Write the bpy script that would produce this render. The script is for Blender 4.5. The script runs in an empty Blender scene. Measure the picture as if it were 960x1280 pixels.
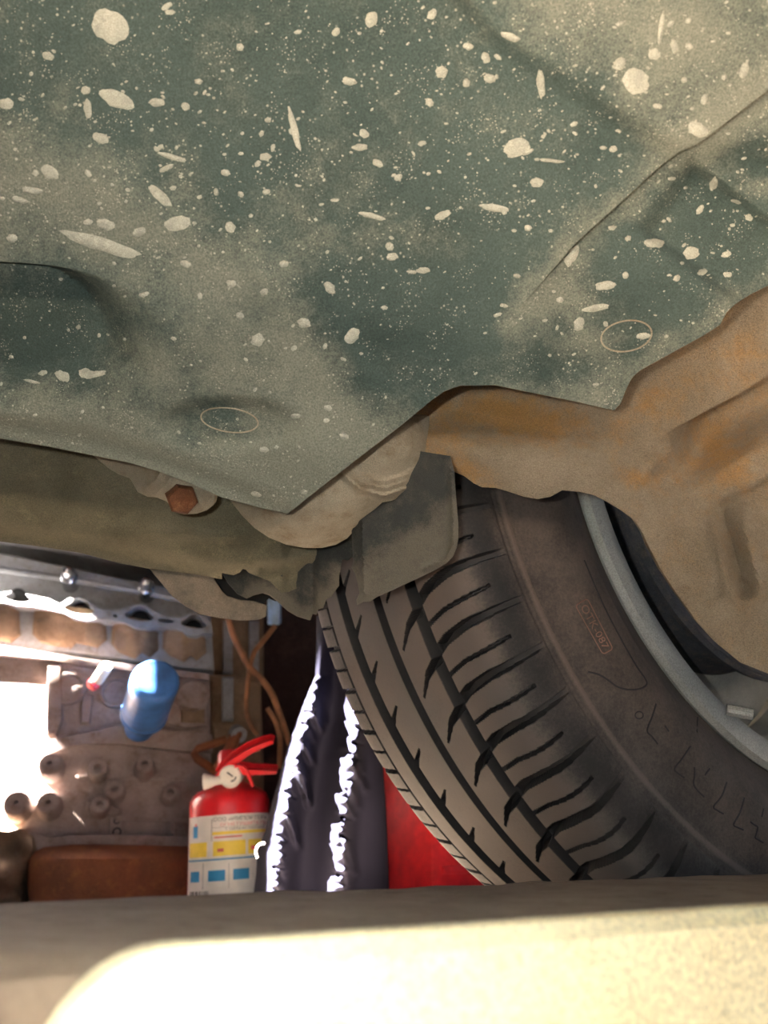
import bpy, bmesh, math, random
import numpy as np
from mathutils import Vector, Matrix
from mathutils.geometry import delaunay_2d_cdt

random.seed(7)
RNG = np.random.default_rng(7)
SC = bpy.context.scene
COL = SC.collection
R = math.radians
PITCH = 0.40126          # camera looks up by 23 degrees
OFF = 0.074              # height of the lens above the garage floor
CP, SP = math.cos(PITCH), math.sin(PITCH)

# ------------------------------------------------------------------ camera
cd = bpy.data.cameras.new('camera'); cam = bpy.data.objects.new('camera', cd); COL.objects.link(cam)
cam.location = (0, 0, OFF); cam.rotation_euler = (math.pi / 2 + PITCH, 0, 0)
cd.sensor_fit = 'VERTICAL'; cd.sensor_height = 36; cd.lens = 27; cd.clip_start = 0.01
cd.dof.use_dof = True; cd.dof.focus_distance = 0.36; cd.dof.aperture_fstop = 27 / 2.1
SC.camera = cam
# ------------------------------------------------------------------ exposure, sky, sun, phone torch
SC.view_settings.view_transform = 'Standard'; SC.view_settings.look = 'None'
SC.view_settings.gamma = 1; SC.view_settings.use_curve_mapping = False
SC.view_settings.exposure = 0.35
w = bpy.data.worlds.new('sky'); SC.world = w; w.use_nodes = True
bg = w.node_tree.nodes['Background']; bg.inputs[0].default_value = (0.62, 0.78, 1.0, 1); bg.inputs[1].default_value = .65
SUN_AZ, SUN_EL = R(220), R(42)
SUN = Vector((math.cos(SUN_AZ) * math.cos(SUN_EL), math.sin(SUN_AZ) * math.cos(SUN_EL), math.sin(SUN_EL)))
sd = bpy.data.lights.new('sun', 'SUN'); so = bpy.data.objects.new('sun', sd); COL.objects.link(so)
sd.energy = 600; sd.angle = R(0.53); sd.color = (1, .95, .88); so.rotation_euler = SUN.to_track_quat('Z', 'Y').to_euler()
fd = bpy.data.lights.new('phone_torch', 'POINT'); fo = bpy.data.objects.new('phone_torch', fd); COL.objects.link(fo)
fd.energy = 2.2; fd.shadow_soft_size = 0.003; fd.color = (.97, 1, .975); fo.location = (-0.030, -0.004, OFF + 0.014)


# ------------------------------------------------------------------ helpers
def ray(px, py):
    x = (px - 480) / 960.; y = (640 - py) / 960.
    return np.array([x, CP - y * SP, SP + y * CP])


def P(px, py, d):
    r = ray(px, py) * d
    r[2] += OFF
    return r


def s2l(c):
    return tuple(((v / 255.) / 12.92 if v / 255. <= .04045 else ((v / 255. + .055) / 1.055) ** 2.4) for v in c) + (1,)


class NT:
    def __init__(s, name):
        s.m = bpy.data.materials.new(name); s.m.use_nodes = True
        s.t = s.m.node_tree; s.n = s.t.nodes; s.b = s.n['Principled BSDF']

    def add(s, typ, **k):
        n = s.n.new(typ)
        for a, v in k.items(): setattr(n, a, v)
        return n

    def link(s, a, b): s.t.links.new(a, b)

    def noise(s, scale, detail=6, rough=.6, vec=None, dist=0):
        n = s.add('ShaderNodeTexNoise'); n.inputs['Scale'].default_value = scale; n.inputs['Detail'].default_value = detail
        n.inputs['Roughness'].default_value = rough; n.inputs['Distortion'].default_value = dist
        s.link(vec or s.co(), n.inputs['Vector']); return n.outputs['Fac']

    def co(s):
        if not hasattr(s, '_co'): s._co = s.add('ShaderNodeTexCoord').outputs['Object']
        return s._co

    def ramp(s, f, p0, p1):
        n = s.add('ShaderNodeMapRange'); n.inputs[1].default_value = p0; n.inputs[2].default_value = p1; n.interpolation_type = 'SMOOTHSTEP'
        s.link(f, n.inputs[0]); return n.outputs[0]

    def math(s, op, a, b=None):
        n = s.add('ShaderNodeMath', operation=op)
        for i, v in enumerate((a, b)):
            if v is None: continue
            if isinstance(v, (int, float)): n.inputs[i].default_value = v
            else: s.link(v, n.inputs[i])
        return n.outputs[0]

    def mix(s, f, a, b):
        n = s.add('ShaderNodeMix', data_type='RGBA')
        for i, v in ((0, f), (6, a), (7, b)):
            if isinstance(v, (int, float)): n.inputs[i].default_value = v
            elif isinstance(v, tuple): n.inputs[i].default_value = v
            else: s.link(v, n.inputs[i])
        return n.outputs[2]

    def attr(s, name):
        return s.add('ShaderNodeAttribute', attribute_name=name).outputs['Fac']

    def finish(s, col, rough=.8, bumps=(), metal=0, spec=.3):
        if isinstance(col, tuple): s.b.inputs['Base Color'].default_value = col
        else: s.link(col, s.b.inputs['Base Color'])
        if isinstance(rough, (int, float)): s.b.inputs['Roughness'].default_value = rough
        else: s.link(rough, s.b.inputs['Roughness'])
        s.b.inputs['Metallic'].default_value = metal
        s.b.inputs['Specular IOR Level'].default_value = spec
        prev = None
        for f, dist in bumps:
            b = s.add('ShaderNodeBump'); b.inputs['Distance'].default_value = dist; b.inputs['Strength'].default_value = 1
            s.link(f, b.inputs['Height'])
            if prev: s.link(prev, b.inputs['Normal'])
            prev = b.outputs[0]
        if prev: s.link(prev, s.b.inputs['Normal'])
        return s.m


def dirty(name, c1, c2, c3, sc=18, fine=260, rough=.85, bump=.0006, dust_attr=False, metal=0, spec=.25, lo=.45, hi=.7, grain=.25, specks=False, stain=None):
    """two-tone ground colour with a third (dust or rust) colour laid over by noise or by the dirt map"""
    t = NT(name)
    a = t.noise(sc, 8, .65, dist=.4); b = t.noise(sc * 3.1, 10, .75); g = t.noise(fine * 3.2, 4, .75)
    col = t.mix(t.ramp(a, .35, .65), s2l(c1), s2l(c2))
    if dust_attr:
        f = t.math('ADD', t.attr('dust'), t.math('MULTIPLY', t.math('SUBTRACT', b, .5), 2.0))
        f = t.math('ADD', f, t.math('MULTIPLY', t.math('SUBTRACT', g, .5), grain * 3))
        f = t.ramp(f, .05, .95)
    else:
        f = t.ramp(t.math('ADD', b, t.math('MULTIPLY', t.math('SUBTRACT', g, .5), grain)), lo, hi)
    col = t.mix(f, col, s2l(c3))
    if stain:
        col = t.mix(t.math('MULTIPLY', t.ramp(t.noise(sc * .55, 9, .7, dist=.8), .56, .72), .8), col, s2l(stain))
    if specks:
        for sc_, th in ((420, .16), (900, .2)):
            vo = t.add('ShaderNodeTexVoronoi'); vo.inputs['Scale'].default_value = sc_; t.link(t.co(), vo.inputs['Vector'])
            pick = t.ramp(t.noise(sc_ * .11, 3), .5, .62)
            sp = t.math('MULTIPLY', t.math('SUBTRACT', 1.0, t.ramp(vo.outputs['Distance'], th * .6, th * 1.5)), pick)
            col = t.mix(t.math('MULTIPLY', sp, .7), col, s2l((178, 174, 156)))
    gg = t.math('ADD', .70, t.math('MULTIPLY', t.ramp(g, .3, .7), .60))
    mul = t.add('ShaderNodeMix', data_type='RGBA', blend_type='MULTIPLY'); mul.inputs[0].default_value = 1
    t.link(col, mul.inputs[6]); t.link(gg, mul.inputs[7])
    return t.finish(mul.outputs[2], rough, [(g, bump), (b, bump * 4)], metal, spec)


def flat(name, c, rough=.6, metal=0, spec=.4, var=.12, sc=40):
    t = NT(name); n = t.noise(sc, 5)
    d = tuple(max(0, v * (1 - var * 1.6)) for v in c); e = tuple(min(255, v * (1 + var)) for v in c)
    return t.finish(t.mix(t.ramp(n, .3, .7), s2l(d), s2l(e)), rough, [(t.noise(300, 3), .0001)], metal, spec)


def root(name, loc, label, cat, group=None):
    o = bpy.data.objects.new(name, None); COL.objects.link(o); o.location = loc; o.empty_display_size = .05
    o['label'] = label; o['category'] = cat
    if group: o['group'] = group
    return o


def wloc(o):
    v = Vector((0, 0, 0))
    while o: v += o.location; o = o.parent
    return v


def part_empty(name, loc, parent):
    o = bpy.data.objects.new(name, None); COL.objects.link(o); o.parent = parent
    o.location = Vector(loc) - wloc(parent); o.empty_display_size = .05
    return o


def link(name, verts, faces, mat, parent=None, smooth=True, attrs=None, loc=None):
    """a mesh from world-space vertices; local origin is that of its parent (or loc)"""
    v = np.asarray(verts, dtype=np.float64)
    o0 = np.array(wloc(parent)) if parent else np.array(loc if loc is not None else (0, 0, 0))
    me = bpy.data.meshes.new(name); me.from_pydata((v - o0).tolist(), [], faces if isinstance(faces, list) else faces.tolist())
    for m in (mat if isinstance(mat, (list, tuple)) else [mat]): me.materials.append(m)
    if smooth: me.polygons.foreach_set('use_smooth', np.ones(len(me.polygons), dtype=bool))
    for k, a in (attrs or {}).items():
        at = me.attributes.new(k, 'FLOAT', 'POINT'); at.data.foreach_set('value', np.asarray(a, dtype=np.float32))
    me.update()
    o = bpy.data.objects.new(name, me); COL.objects.link(o)
    if parent: o.parent = parent
    elif loc is not None: o.location = loc
    return o


def struct(o):
    o['kind'] = 'structure'; return o


def sharp(o, deg=35):
    me = o.data
    bm = bmesh.new(); bm.from_mesh(me)
    for e in bm.edges:
        if len(e.link_faces) == 2 and e.calc_face_angle(0) > R(deg): e.smooth = False
    bm.to_mesh(me); bm.free(); return o


class MB:
    """collects simple solids into ONE mesh (one part)"""
    def __init__(s): s.v = []; s.f = []

    def put(s, v, f):
        n = len(s.v); s.v += [tuple(q) for q in v]; s.f += [tuple(i + n for i in q) for q in f]; return s

    def lathe(s, c, axis, prof, seg=24, cap=True):
        c = np.array(c, float); ax = np.array(axis, float); ax /= np.linalg.norm(ax)
        h = np.array([0, 0, 1.]) if abs(ax[2]) < .9 else np.array([1., 0, 0])
        e1 = np.cross(ax, h); e1 /= np.linalg.norm(e1); e2 = np.cross(ax, e1)
        v = []; f = []
        for (r, z) in prof:
            for k in range(seg):
                a = 2 * math.pi * k / seg
                v.append(c + ax * z + (e1 * math.cos(a) + e2 * math.sin(a)) * r)
        for i in range(len(prof) - 1):
            for k in range(seg):
                k2 = (k + 1) % seg
                f.append((i * seg + k, i * seg + k2, (i + 1) * seg + k2, (i + 1) * seg + k))
        if cap:
            f.append(tuple(range(seg))[::-1]); f.append(tuple((len(prof) - 1) * seg + k for k in range(seg)))
        return s.put(v, f)

    def tube(s, pts, r, seg=8):
        pts = [np.array(p, float) for p in pts]; n = len(pts)
        rr = r if isinstance(r, (list, tuple)) else [r] * n
        v = []; f = []; prev = None
        for i in range(n):
            t = pts[min(i + 1, n - 1)] - pts[max(i - 1, 0)]; t /= np.linalg.norm(t) + 1e-12
            if prev is None:
                h = np.array([0, 0, 1.]) if abs(t[2]) < .9 else np.array([1., 0, 0])
                e1 = np.cross(t, h)
            else: e1 = prev - t * (prev @ t)
            e1 /= np.linalg.norm(e1); prev = e1; e2 = np.cross(t, e1)
            for k in range(seg):
                a = 2 * math.pi * k / seg; v.append(pts[i] + (e1 * math.cos(a) + e2 * math.sin(a)) * rr[i])
        for i in range(n - 1):
            for k in range(seg):
                k2 = (k + 1) % seg; f.append((i * seg + k, i * seg + k2, (i + 1) * seg + k2, (i + 1) * seg + k))
        f.append(tuple(range(seg))[::-1]); f.append(tuple((n - 1) * seg + k for k in range(seg)))
        return s.put(v, f)

    def box(s, c, ax, ay, az, hx, hy, hz, bev=.15):
        """box with chamfered edges; a* unit axes, h* half sizes"""
        bm = bmesh.new(); bmesh.ops.create_cube(bm, size=2)
        for q in bm.verts: q.co = Vector((q.co.x * hx, q.co.y * hy, q.co.z * hz))
        b = bev * min(hx, hy, hz)
        if b > 0: bmesh.ops.bevel(bm, geom=bm.edges[:], offset=b, segments=2, profile=.5, affect='EDGES')
        bm.verts.index_update()
        M = np.array([ax, ay, az]); c = np.array(c, float)
        v = [c + np.array(q.co) @ M for q in bm.verts]; f = [tuple(x.index for x in q.verts) for q in bm.faces]
        bm.free(); return s.put(v, f)

    def build(s, name, mat, parent=None, deg=35, smooth=True, loc=None):
        o = link(name, s.v, s.f, mat, parent, smooth, loc=loc)
        bm = bmesh.new(); bm.from_mesh(o.data); bmesh.ops.recalc_face_normals(bm, faces=bm.faces[:])
        for e in bm.edges:
            if len(e.link_faces) == 2 and e.calc_face_angle(0) > R(deg): e.smooth = False
        bm.to_mesh(o.data); bm.free()
        return o


def catmull(pts, n=8, closed=False):
    pts = [np.array(p, float) for p in pts]; out = []
    N = len(pts)
    for i in range(N if closed else N - 1):
        p1, p2 = pts[i], pts[(i + 1) % N]
        p0 = pts[i - 1] if (closed or i > 0) else 2 * p1 - p2
        p3 = pts[(i + 2) % N] if (closed or i + 2 < N) else 2 * p2 - p1
        for k in range(n):
            t = k / n
            out.append(.5 * ((2 * p1) + (p2 - p0) * t + (2 * p0 - 5 * p1 + 4 * p2 - p3) * t * t + (3 * p1 - p0 - 3 * p2 + p3) * t ** 3))
    if not closed: out.append(pts[-1])
    return out


class TPS:
    def __init__(s, ctrl, lam=0):
        c = np.array(ctrl, float); s.p = c[:, :2] / 500.; n = len(c)
        K = s.k(np.linalg.norm(s.p[:, None] - s.p[None], axis=2)) + lam * np.eye(n)
        Q = np.hstack([np.ones((n, 1)), s.p])
        A = np.vstack([np.hstack([K, Q]), np.hstack([Q.T, np.zeros((3, 3))])])
        s.w = np.linalg.solve(A, np.concatenate([c[:, 2], np.zeros(3)]))

    @staticmethod
    def k(r): return np.where(r > 1e-9, r * r * np.log(np.maximum(r, 1e-9)), 0)

    def __call__(s, q):
        q = np.atleast_2d(np.asarray(q, float)) / 500.
        return s.k(np.linalg.norm(q[:, None] - s.p[None], axis=2)) @ s.w[:-3] + s.w[-3] + q @ s.w[-2:]


def inside(poly, q):
    x, y = q[:, 0], q[:, 1]; c = np.zeros(len(q), bool); p = np.asarray(poly); j = len(p) - 1
    for i in range(len(p)):
        xi, yi = p[i]; xj, yj = p[j]
        m = ((yi > y) != (yj > y)) & (x < (xj - xi) * (y - yi) / (yj - yi + 1e-12) + xi)
        c ^= m; j = i
    return c


def segdist(poly, q):
    p = np.asarray(poly); d = np.full(len(q), 1e9)
    for i in range(len(p)):
        a, b = p[i], p[(i + 1) % len(p)]; ab = b - a
        t = np.clip(((q - a) @ ab) / (ab @ ab + 1e-12), 0, 1)
        d = np.minimum(d, np.linalg.norm(q - (a + t[:, None] * ab), axis=1))
    return d


def cdt_fill(poly, step, holes=(), lines=()):
    """triangulate the inside of an outline with a regular cloud of inner points"""
    loops = [poly] + list(holes); vs = []; ed = []
    for lp in loops:
        n0 = len(vs); lp = [np.array(q, float) for q in lp]; pts = []
        for i in range(len(lp)):
            a, b = lp[i], lp[(i + 1) % len(lp)]; k = max(1, int(np.linalg.norm(b - a) / step))
            pts += [a + (b - a) * j / k for j in range(k)]
        vs += pts; n = len(pts); ed += [(n0 + i, n0 + (i + 1) % n) for i in range(n)]
    for ln in lines:
        n0 = len(vs); vs += [np.array(q, float) for q in ln]; ed += [(n0 + i, n0 + i + 1) for i in range(len(ln) - 1)]
    b = np.array(vs); lo, hi = b.min(0), b.max(0)
    gx, gy = np.meshgrid(np.arange(lo[0], hi[0], step), np.arange(lo[1], hi[1], step * .87))
    gx[1::2] += step / 2
    g = np.stack([gx.ravel(), gy.ravel()], 1)
    g = g[inside(loops[0], g)]
    for lp in loops:
        if len(g): g = g[segdist(lp, g) > step * .55]
    for h in holes:
        if len(g): g = g[~inside(h, g)]
    for ln in lines:
        if len(g): g = g[segdist(list(ln) + list(ln)[::-1], g) > 2.2]
    allv = [Vector((float(x), float(y))) for x, y in list(b) + list(g)]
    r = delaunay_2d_cdt(allv, ed, [], 1, 1e-5)
    Q = np.array([(q.x, q.y) for q in r[0]]); T = [tuple(t) for t in r[2]]
    if holes:
        cen = np.array([Q[list(t)].mean(0) for t in T]); keep = np.ones(len(T), bool)
        for h in holes: keep &= ~inside(h, cen)
        T = [t for t, k in zip(T, keep) if k]
    return Q, T


def solid(q, tri, front, back):
    n = len(q); V = np.vstack([front, back]); F = [tuple(t) for t in tri] + [tuple(i + n for i in t[::-1]) for t in tri]
    cnt = {}
    for t in tri:
        for i in range(len(t)):
            e = (t[i], t[(i + 1) % len(t)]); cnt[e] = 1
    for (a, b) in cnt:
        if (b, a) not in cnt: F.append((b, a, a + n, b + n))
    return V, F


def sheet(name, outline, depth, thick, mat, parent, step=8, bump=None, dust=None, away=None, smooth_deg=40, lines=()):
    """a formed sheet: outline in picture coordinates lifted to its own distance, given real thickness"""
    q, tri = cdt_fill(outline, step, (), lines)
    tps = depth if callable(depth) else TPS(depth)
    d = tps(q)
    if bump is not None: d = d + bump(q)
    fr = np.array([P(x, y, z) for (x, y), z in zip(q, d)])
    if away is None:
        nrm = np.zeros(3)
        for t in tri: nrm += np.cross(fr[t[1]] - fr[t[0]], fr[t[2]] - fr[t[0]])
        nrm /= np.linalg.norm(nrm); mid = fr.mean(0) - np.array([0, 0, OFF])
        if nrm @ mid < 0: nrm = -nrm
        away = nrm
    th = thick if np.isscalar(thick) else np.array([thick[1]])[0]
    bk = fr + np.asarray(away) * th
    V, F = solid(q, tri, fr, bk)
    at = None
    if dust is not None:
        dv = dust(q); at = {'dust': np.concatenate([dv, dv])}
    o = link(name, V, F, mat, parent, True, at)
    bm = bmesh.new(); bm.from_mesh(o.data); bmesh.ops.recalc_face_normals(bm, faces=bm.faces[:])
    for e in bm.edges:
        if len(e.link_faces) == 2 and e.calc_face_angle(0) > R(smooth_deg): e.smooth = False
    bm.to_mesh(o.data); bm.free()
    return o


def gauss(q, cx, cy, rx, ry, ang=0):
    c, s = math.cos(R(ang)), math.sin(R(ang)); dx, dy = q[:, 0] - cx, q[:, 1] - cy
    return np.exp(-(((dx * c + dy * s) / rx) ** 2 + ((-dx * s + dy * c) / ry) ** 2))


def sstep(x, a, b):
    t = np.clip((x - a) / (b - a), 0, 1); return t * t * (3 - 2 * t)


def band(q, pts, wd):
    """1 along a polyline, fading over wd pixels"""
    d = np.full(len(q), 1e9); p = np.asarray(pts, float)
    for a, b in zip(p[:-1], p[1:]):
        ab = b - a; t = np.clip(((q - a) @ ab) / (ab @ ab), 0, 1)
        d = np.minimum(d, np.linalg.norm(q - (a + t[:, None] * ab), axis=1))
    return np.exp(-(d / wd) ** 2)


def side(q, pts):
    """signed distance in pixels from a left-to-right polyline: positive below it"""
    p = np.asarray(pts, float); y = np.interp(q[:, 0], p[:, 0], p[:, 1]); return q[:, 1] - y


# ------------------------------------------------------------------ materials
M = {}
M['tray'] = dirty('undertray plastic', (56, 69, 64), (69, 82, 76), (118, 120, 106), sc=14, fine=420, rough=.75, bump=.00045, dust_attr=True, grain=.2, specks=True)
M['mud'] = dirty('dried mud drops', (166, 165, 149), (148, 148, 134), (182, 180, 163), sc=90, fine=900, bump=.0002)
M['rust'] = dirty('rusty frame paint', (158, 141, 116), (174, 158, 134), (184, 142, 88), sc=30, fine=600, bump=.0012, stain=(112, 86, 62), dust_attr=True)
M['arch'] = dirty('wheel arch crust', (108, 92, 74), (124, 108, 88), (140, 104, 64), sc=16, fine=420, bump=.0014, stain=(84, 64, 50), dust_attr=True)
M['olive'] = dirty('olive dusty panel', (100, 94, 75), (114, 107, 87), (136, 126, 98), sc=20, fine=600, bump=.0004, lo=.5, hi=.8)
M['beige'] = dirty('beige dust over metal', (150, 138, 118), (164, 153, 132), (136, 121, 98), sc=26, fine=700, bump=.0004)
M['boltrust'] = dirty('rusty bolt', (120, 74, 46), (98, 62, 42), (140, 100, 68), sc=60, fine=900, bump=.0004)
M['flap'] = dirty('splash guard plastic', (55, 57, 55), (66, 66, 62), (108, 101, 88), sc=26, fine=1100, bump=.0004, dust_attr=True)
M['dam'] = dirty('air dam dusty plastic', (142, 127, 110), (124, 113, 98), (104, 96, 84), sc=20, fine=500, bump=.0003)
M['black'] = flat('black plastic and recess shade', (22, 22, 22), .8)  # wheel well plastic; also the painted dark of recess, ports and bolt holes
M['hull'] = flat('car body paint', (60, 62, 64), .5)


def tyre_mat():
    t = NT('tyre rubber')
    a = t.noise(30, 8, .7); g = t.noise(700, 3, .7); b = t.noise(9, 5)
    rub = t.mix(t.ramp(a, .3, .7), s2l((30, 28, 27)), s2l((42, 39, 38)))
    dus = t.mix(t.ramp(b, .35, .65), s2l((97, 84, 75)), s2l((86, 80, 75)))
    f = t.math('ADD', t.attr('dust'), t.math('MULTIPLY', t.math('SUBTRACT', a, .5), .9))
    f = t.math('ADD', f, t.math('MULTIPLY', t.math('SUBTRACT', g, .5), .6))
    return t.finish(t.mix(t.ramp(f, 0, 1), rub, dus), .75, [(g, .00012)], 0, .35)


M['tyre'] = tyre_mat()
M['mark'] = flat('sidewall stamp', (122, 92, 78), .8, var=.1)
M['line'] = flat('sidewall groove', (38, 37, 38), .8)
M['rim'] = dirty('steel rim', (146, 148, 142), (164, 164, 158), (120, 114, 102), sc=30, fine=400, bump=.0002, rough=.5, lo=.55, hi=.8, spec=.5)
M['brake'] = dirty('brake iron', (84, 84, 88), (70, 70, 74), (104, 96, 88), sc=40, fine=500, bump=.0004)
M['lip'] = dirty('rusty steel kerb', (140, 119, 98), (158, 137, 114), (104, 80, 60), sc=40, fine=700, bump=.0012, rough=.65, spec=.5, lo=.5, hi=.75)
M['plate'] = dirty('pale yellow paint', (236, 222, 180), (226, 206, 160), (184, 156, 116), sc=14, fine=300, bump=.0004, lo=.62, hi=.85)
M['alu'] = dirty('dirty aluminium', (150, 150, 152), (128, 126, 126), (104, 88, 74), sc=26, fine=400, bump=.0006, rough=.5, metal=.25, spec=.5, lo=.5, hi=.75)
M['grime'] = dirty('brown engine grime', (124, 100, 78), (142, 118, 94), (160, 148, 134), sc=30, fine=400, bump=.001, lo=.55, hi=.8)
M['iron'] = dirty('grey engine block', (150, 134, 128), (134, 118, 112), (112, 86, 70), sc=16, fine=400, bump=.0008, lo=.45, hi=.75)
M['pan'] = dirty('rusty oil pan', (148, 92, 62), (128, 80, 58), (170, 112, 66), sc=24, fine=400, bump=.0006, lo=.5, hi=.75)
M['blue'] = flat('blue filter paint', (62, 104, 162), .35, spec=.5, var=.14, sc=25)
M['red'] = flat('red enamel', (196, 28, 36), .3, spec=.5, var=.06)
M['redplastic'] = flat('red plastic', (206, 34, 40), .45, var=.08)
M['white'] = flat('white plastic', (228, 220, 206), .5, var=.04)
M['chrome'] = flat('bright steel', (176, 176, 180), .25, metal=.9, var=.05)
M['label'] = flat('label paper', (222, 214, 204), .5, var=.04)
M['yellow'] = flat('yellow print', (232, 200, 70), .5, var=.05)
M['bluep'] = flat('blue print', (44, 128, 176), .5, var=.05)
M['inkb'] = flat('black print', (52, 48, 50), .6)
M['inkr'] = flat('red print', (206, 92, 90), .6)
M['cable'] = flat('brown cable', (136, 92, 62), .6)
M['paleblue'] = flat('pale blue plastic', (150, 184, 226), .5)
M['brownwall'] = dirty('brown plank wall', (62, 44, 38), (52, 38, 34), (76, 56, 46), sc=6, fine=120, bump=.001)
M['floor'] = dirty('dusty concrete floor', (112, 100, 88), (126, 114, 100), (90, 78, 68), sc=8, fine=120, bump=.001)


def cloth_mat():
    t = NT('navy cloth'); g = t.noise(500, 3); a = t.noise(12, 4)
    m = t.finish(t.mix(t.ramp(a, .3, .7), s2l((21, 20, 31)), s2l((27, 26, 38))), .8, [(g, .0002)], 0, .1)
    return m


M['cloth'] = cloth_mat()

# ================================================================== setting
WX = np.array([0.230819, 0.547302, 0.217489 + OFF])       # wheel centre
AZ = -1.024967
AX = np.array([math.cos(AZ), math.sin(AZ), 0.])            # axle, pointing inboard towards the pit
UP = np.array([0, 0, 1.]); VX = np.cross(AX, UP)           # car forward


def carpt(a, v, z): return WX * np.array([1, 1, 0]) + AX * a + VX * v + UP * z


def boxed(name, c, ax, ay, hx, hy, hz, mat, parent=None, bev=.1):
    return MB().box(c, ax, ay, UP, hx, hy, hz, bev).build(name, mat, parent)


# floor with the inspection pit cut out (pit runs along the car)
fl = MB()
fl.box(carpt(-1.4, 0, -.05), AX, VX, UP, 1.615, 3.2, .05, 0)
fl.box(carpt(2.05, 0, -.05), AX, VX, UP, 1.05, 3.2, .05, 0)
struct(fl.build('floor', M['floor']))
pw = MB()
pw.box(carpt(.202, 0, -.66), AX, VX, UP, .012, 3.2, .55, 0)
pw.box(carpt(1.01, 0, -.66), AX, VX, UP, .012, 3.2, .55, 0)
struct(pw.build('wall_pit', M['floor']))
struct(MB().box(carpt(.55, 0, -1.22), AX, VX, UP, .5, 3.2, .05, 0).build('floor_pit', M['floor']))

# steel kerb along the pit edge, its far upper edge at a = +.107 (perpendicular .24 from the lens)
KZ = OFF - .0150
kerb_c = carpt(.165, .1, KZ / 2)
kb = MB()
n = 160; prof = [(.107, 0.), (.107, KZ - .003), (.110, KZ), (.214, KZ), (.219, KZ - .003), (.219, 0.)]
vv = []; ff = []
for i in range(n + 1):
    v = -1.1 + 2.2 * i / n
    for (a, z) in prof:
        jz = (RNG.normal() * .00025 if z > 0 else 0); vv.append(carpt(a + RNG.normal() * .0002, v, max(0, z + jz)))
m_ = len(prof)
for i in range(n):
    for k in range(m_):
        ff.append((i * m_ + k, i * m_ + (k + 1) % m_, (i + 1) * m_ + (k + 1) % m_, (i + 1) * m_ + k))
ff += [tuple(range(m_)), tuple(n * m_ + k for k in range(m_))[::-1]]
kb.put(vv, ff)
struct(kb.build('trim_1', M['lip']))


def hit_a(px, py, a):
    """where the line of sight meets the upright plane a metres inboard of the wheel"""
    r = ray(px, py); o = np.array([0, 0, OFF])
    t = ((WX - o) @ AX + a) / (r @ AX); X = o + r * t
    return (X - WX) @ VX, X[2]


# pale yellow steel plate fixed to the pit side of the kerb
pl = root('yellow_plate', carpt(.222, 0, 0), 'pale yellow painted steel plate with rounded corner on the pit side of the rusty kerb', 'plate')
va, za = hit_a(58, 1235, .224)
vb = -.75; top = KZ + .0008; bot = -.05; rc = .016
ol = []
for k in range(9):
    t = math.pi / 2 * k / 8; ol.append((va - rc + rc * math.cos(t), top - rc + rc * math.sin(t)))
for k in range(9):
    t = math.pi / 2 * k / 8; ol.append((vb + rc - rc * math.sin(t), top - rc + rc * math.cos(t)))
ol += [(vb, bot), (va, bot)]
n = len(ol)
vv = []
for (a, s_) in ((.2195, 0), (.2265, 0), (.2295, .003)):
    cx, cz = (va + vb) / 2, (top + bot) / 2
    for (v, z) in ol: vv.append(carpt(a, v - s_ * np.sign(v - cx), z - s_ * np.sign(z - cz)))
ff = [(i, (i + 1) % n, (i + 1) % n + n, i + n) for i in range(n)] + [(i + n, (i + 1) % n + n, (i + 1) % n + 2 * n, i + 2 * n) for i in range(n)]
ff += [tuple(range(n))[::-1], tuple(range(2 * n, 3 * n))]
MB().put(vv, ff).build('plate_panel', M['plate'], pl)

# ================================================================== car
car = root('car', carpt(0, 0, 0), 'mud-spattered car underside with dark undertray, rusty frame rail and dusty front wheel', 'car')

# ---- undertray ---------------------------------------------------
SEAM = [(605, 482), (625, 440), (640, 398), (655, 378), (688, 340), (720, 303), (770, 258), (826, 206), (850, 189), (872, 180), (905, 155), (960, 112), (1010, 74), (1280, -130)]
TC = TPS([(-60, 0, .262), (480, -40, .258), (1020, 0, .252), (-60, 300, .290), (480, 300, .288), (1020, 280, .282), (-60, 548, .328),
          (180, 590, .333), (360, 642, .336), (450, 570, .325), (540, 500, .316), (600, 481, .312), (770, 512, .312), (900, 395, .295), (1010, 330, .288)])


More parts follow.
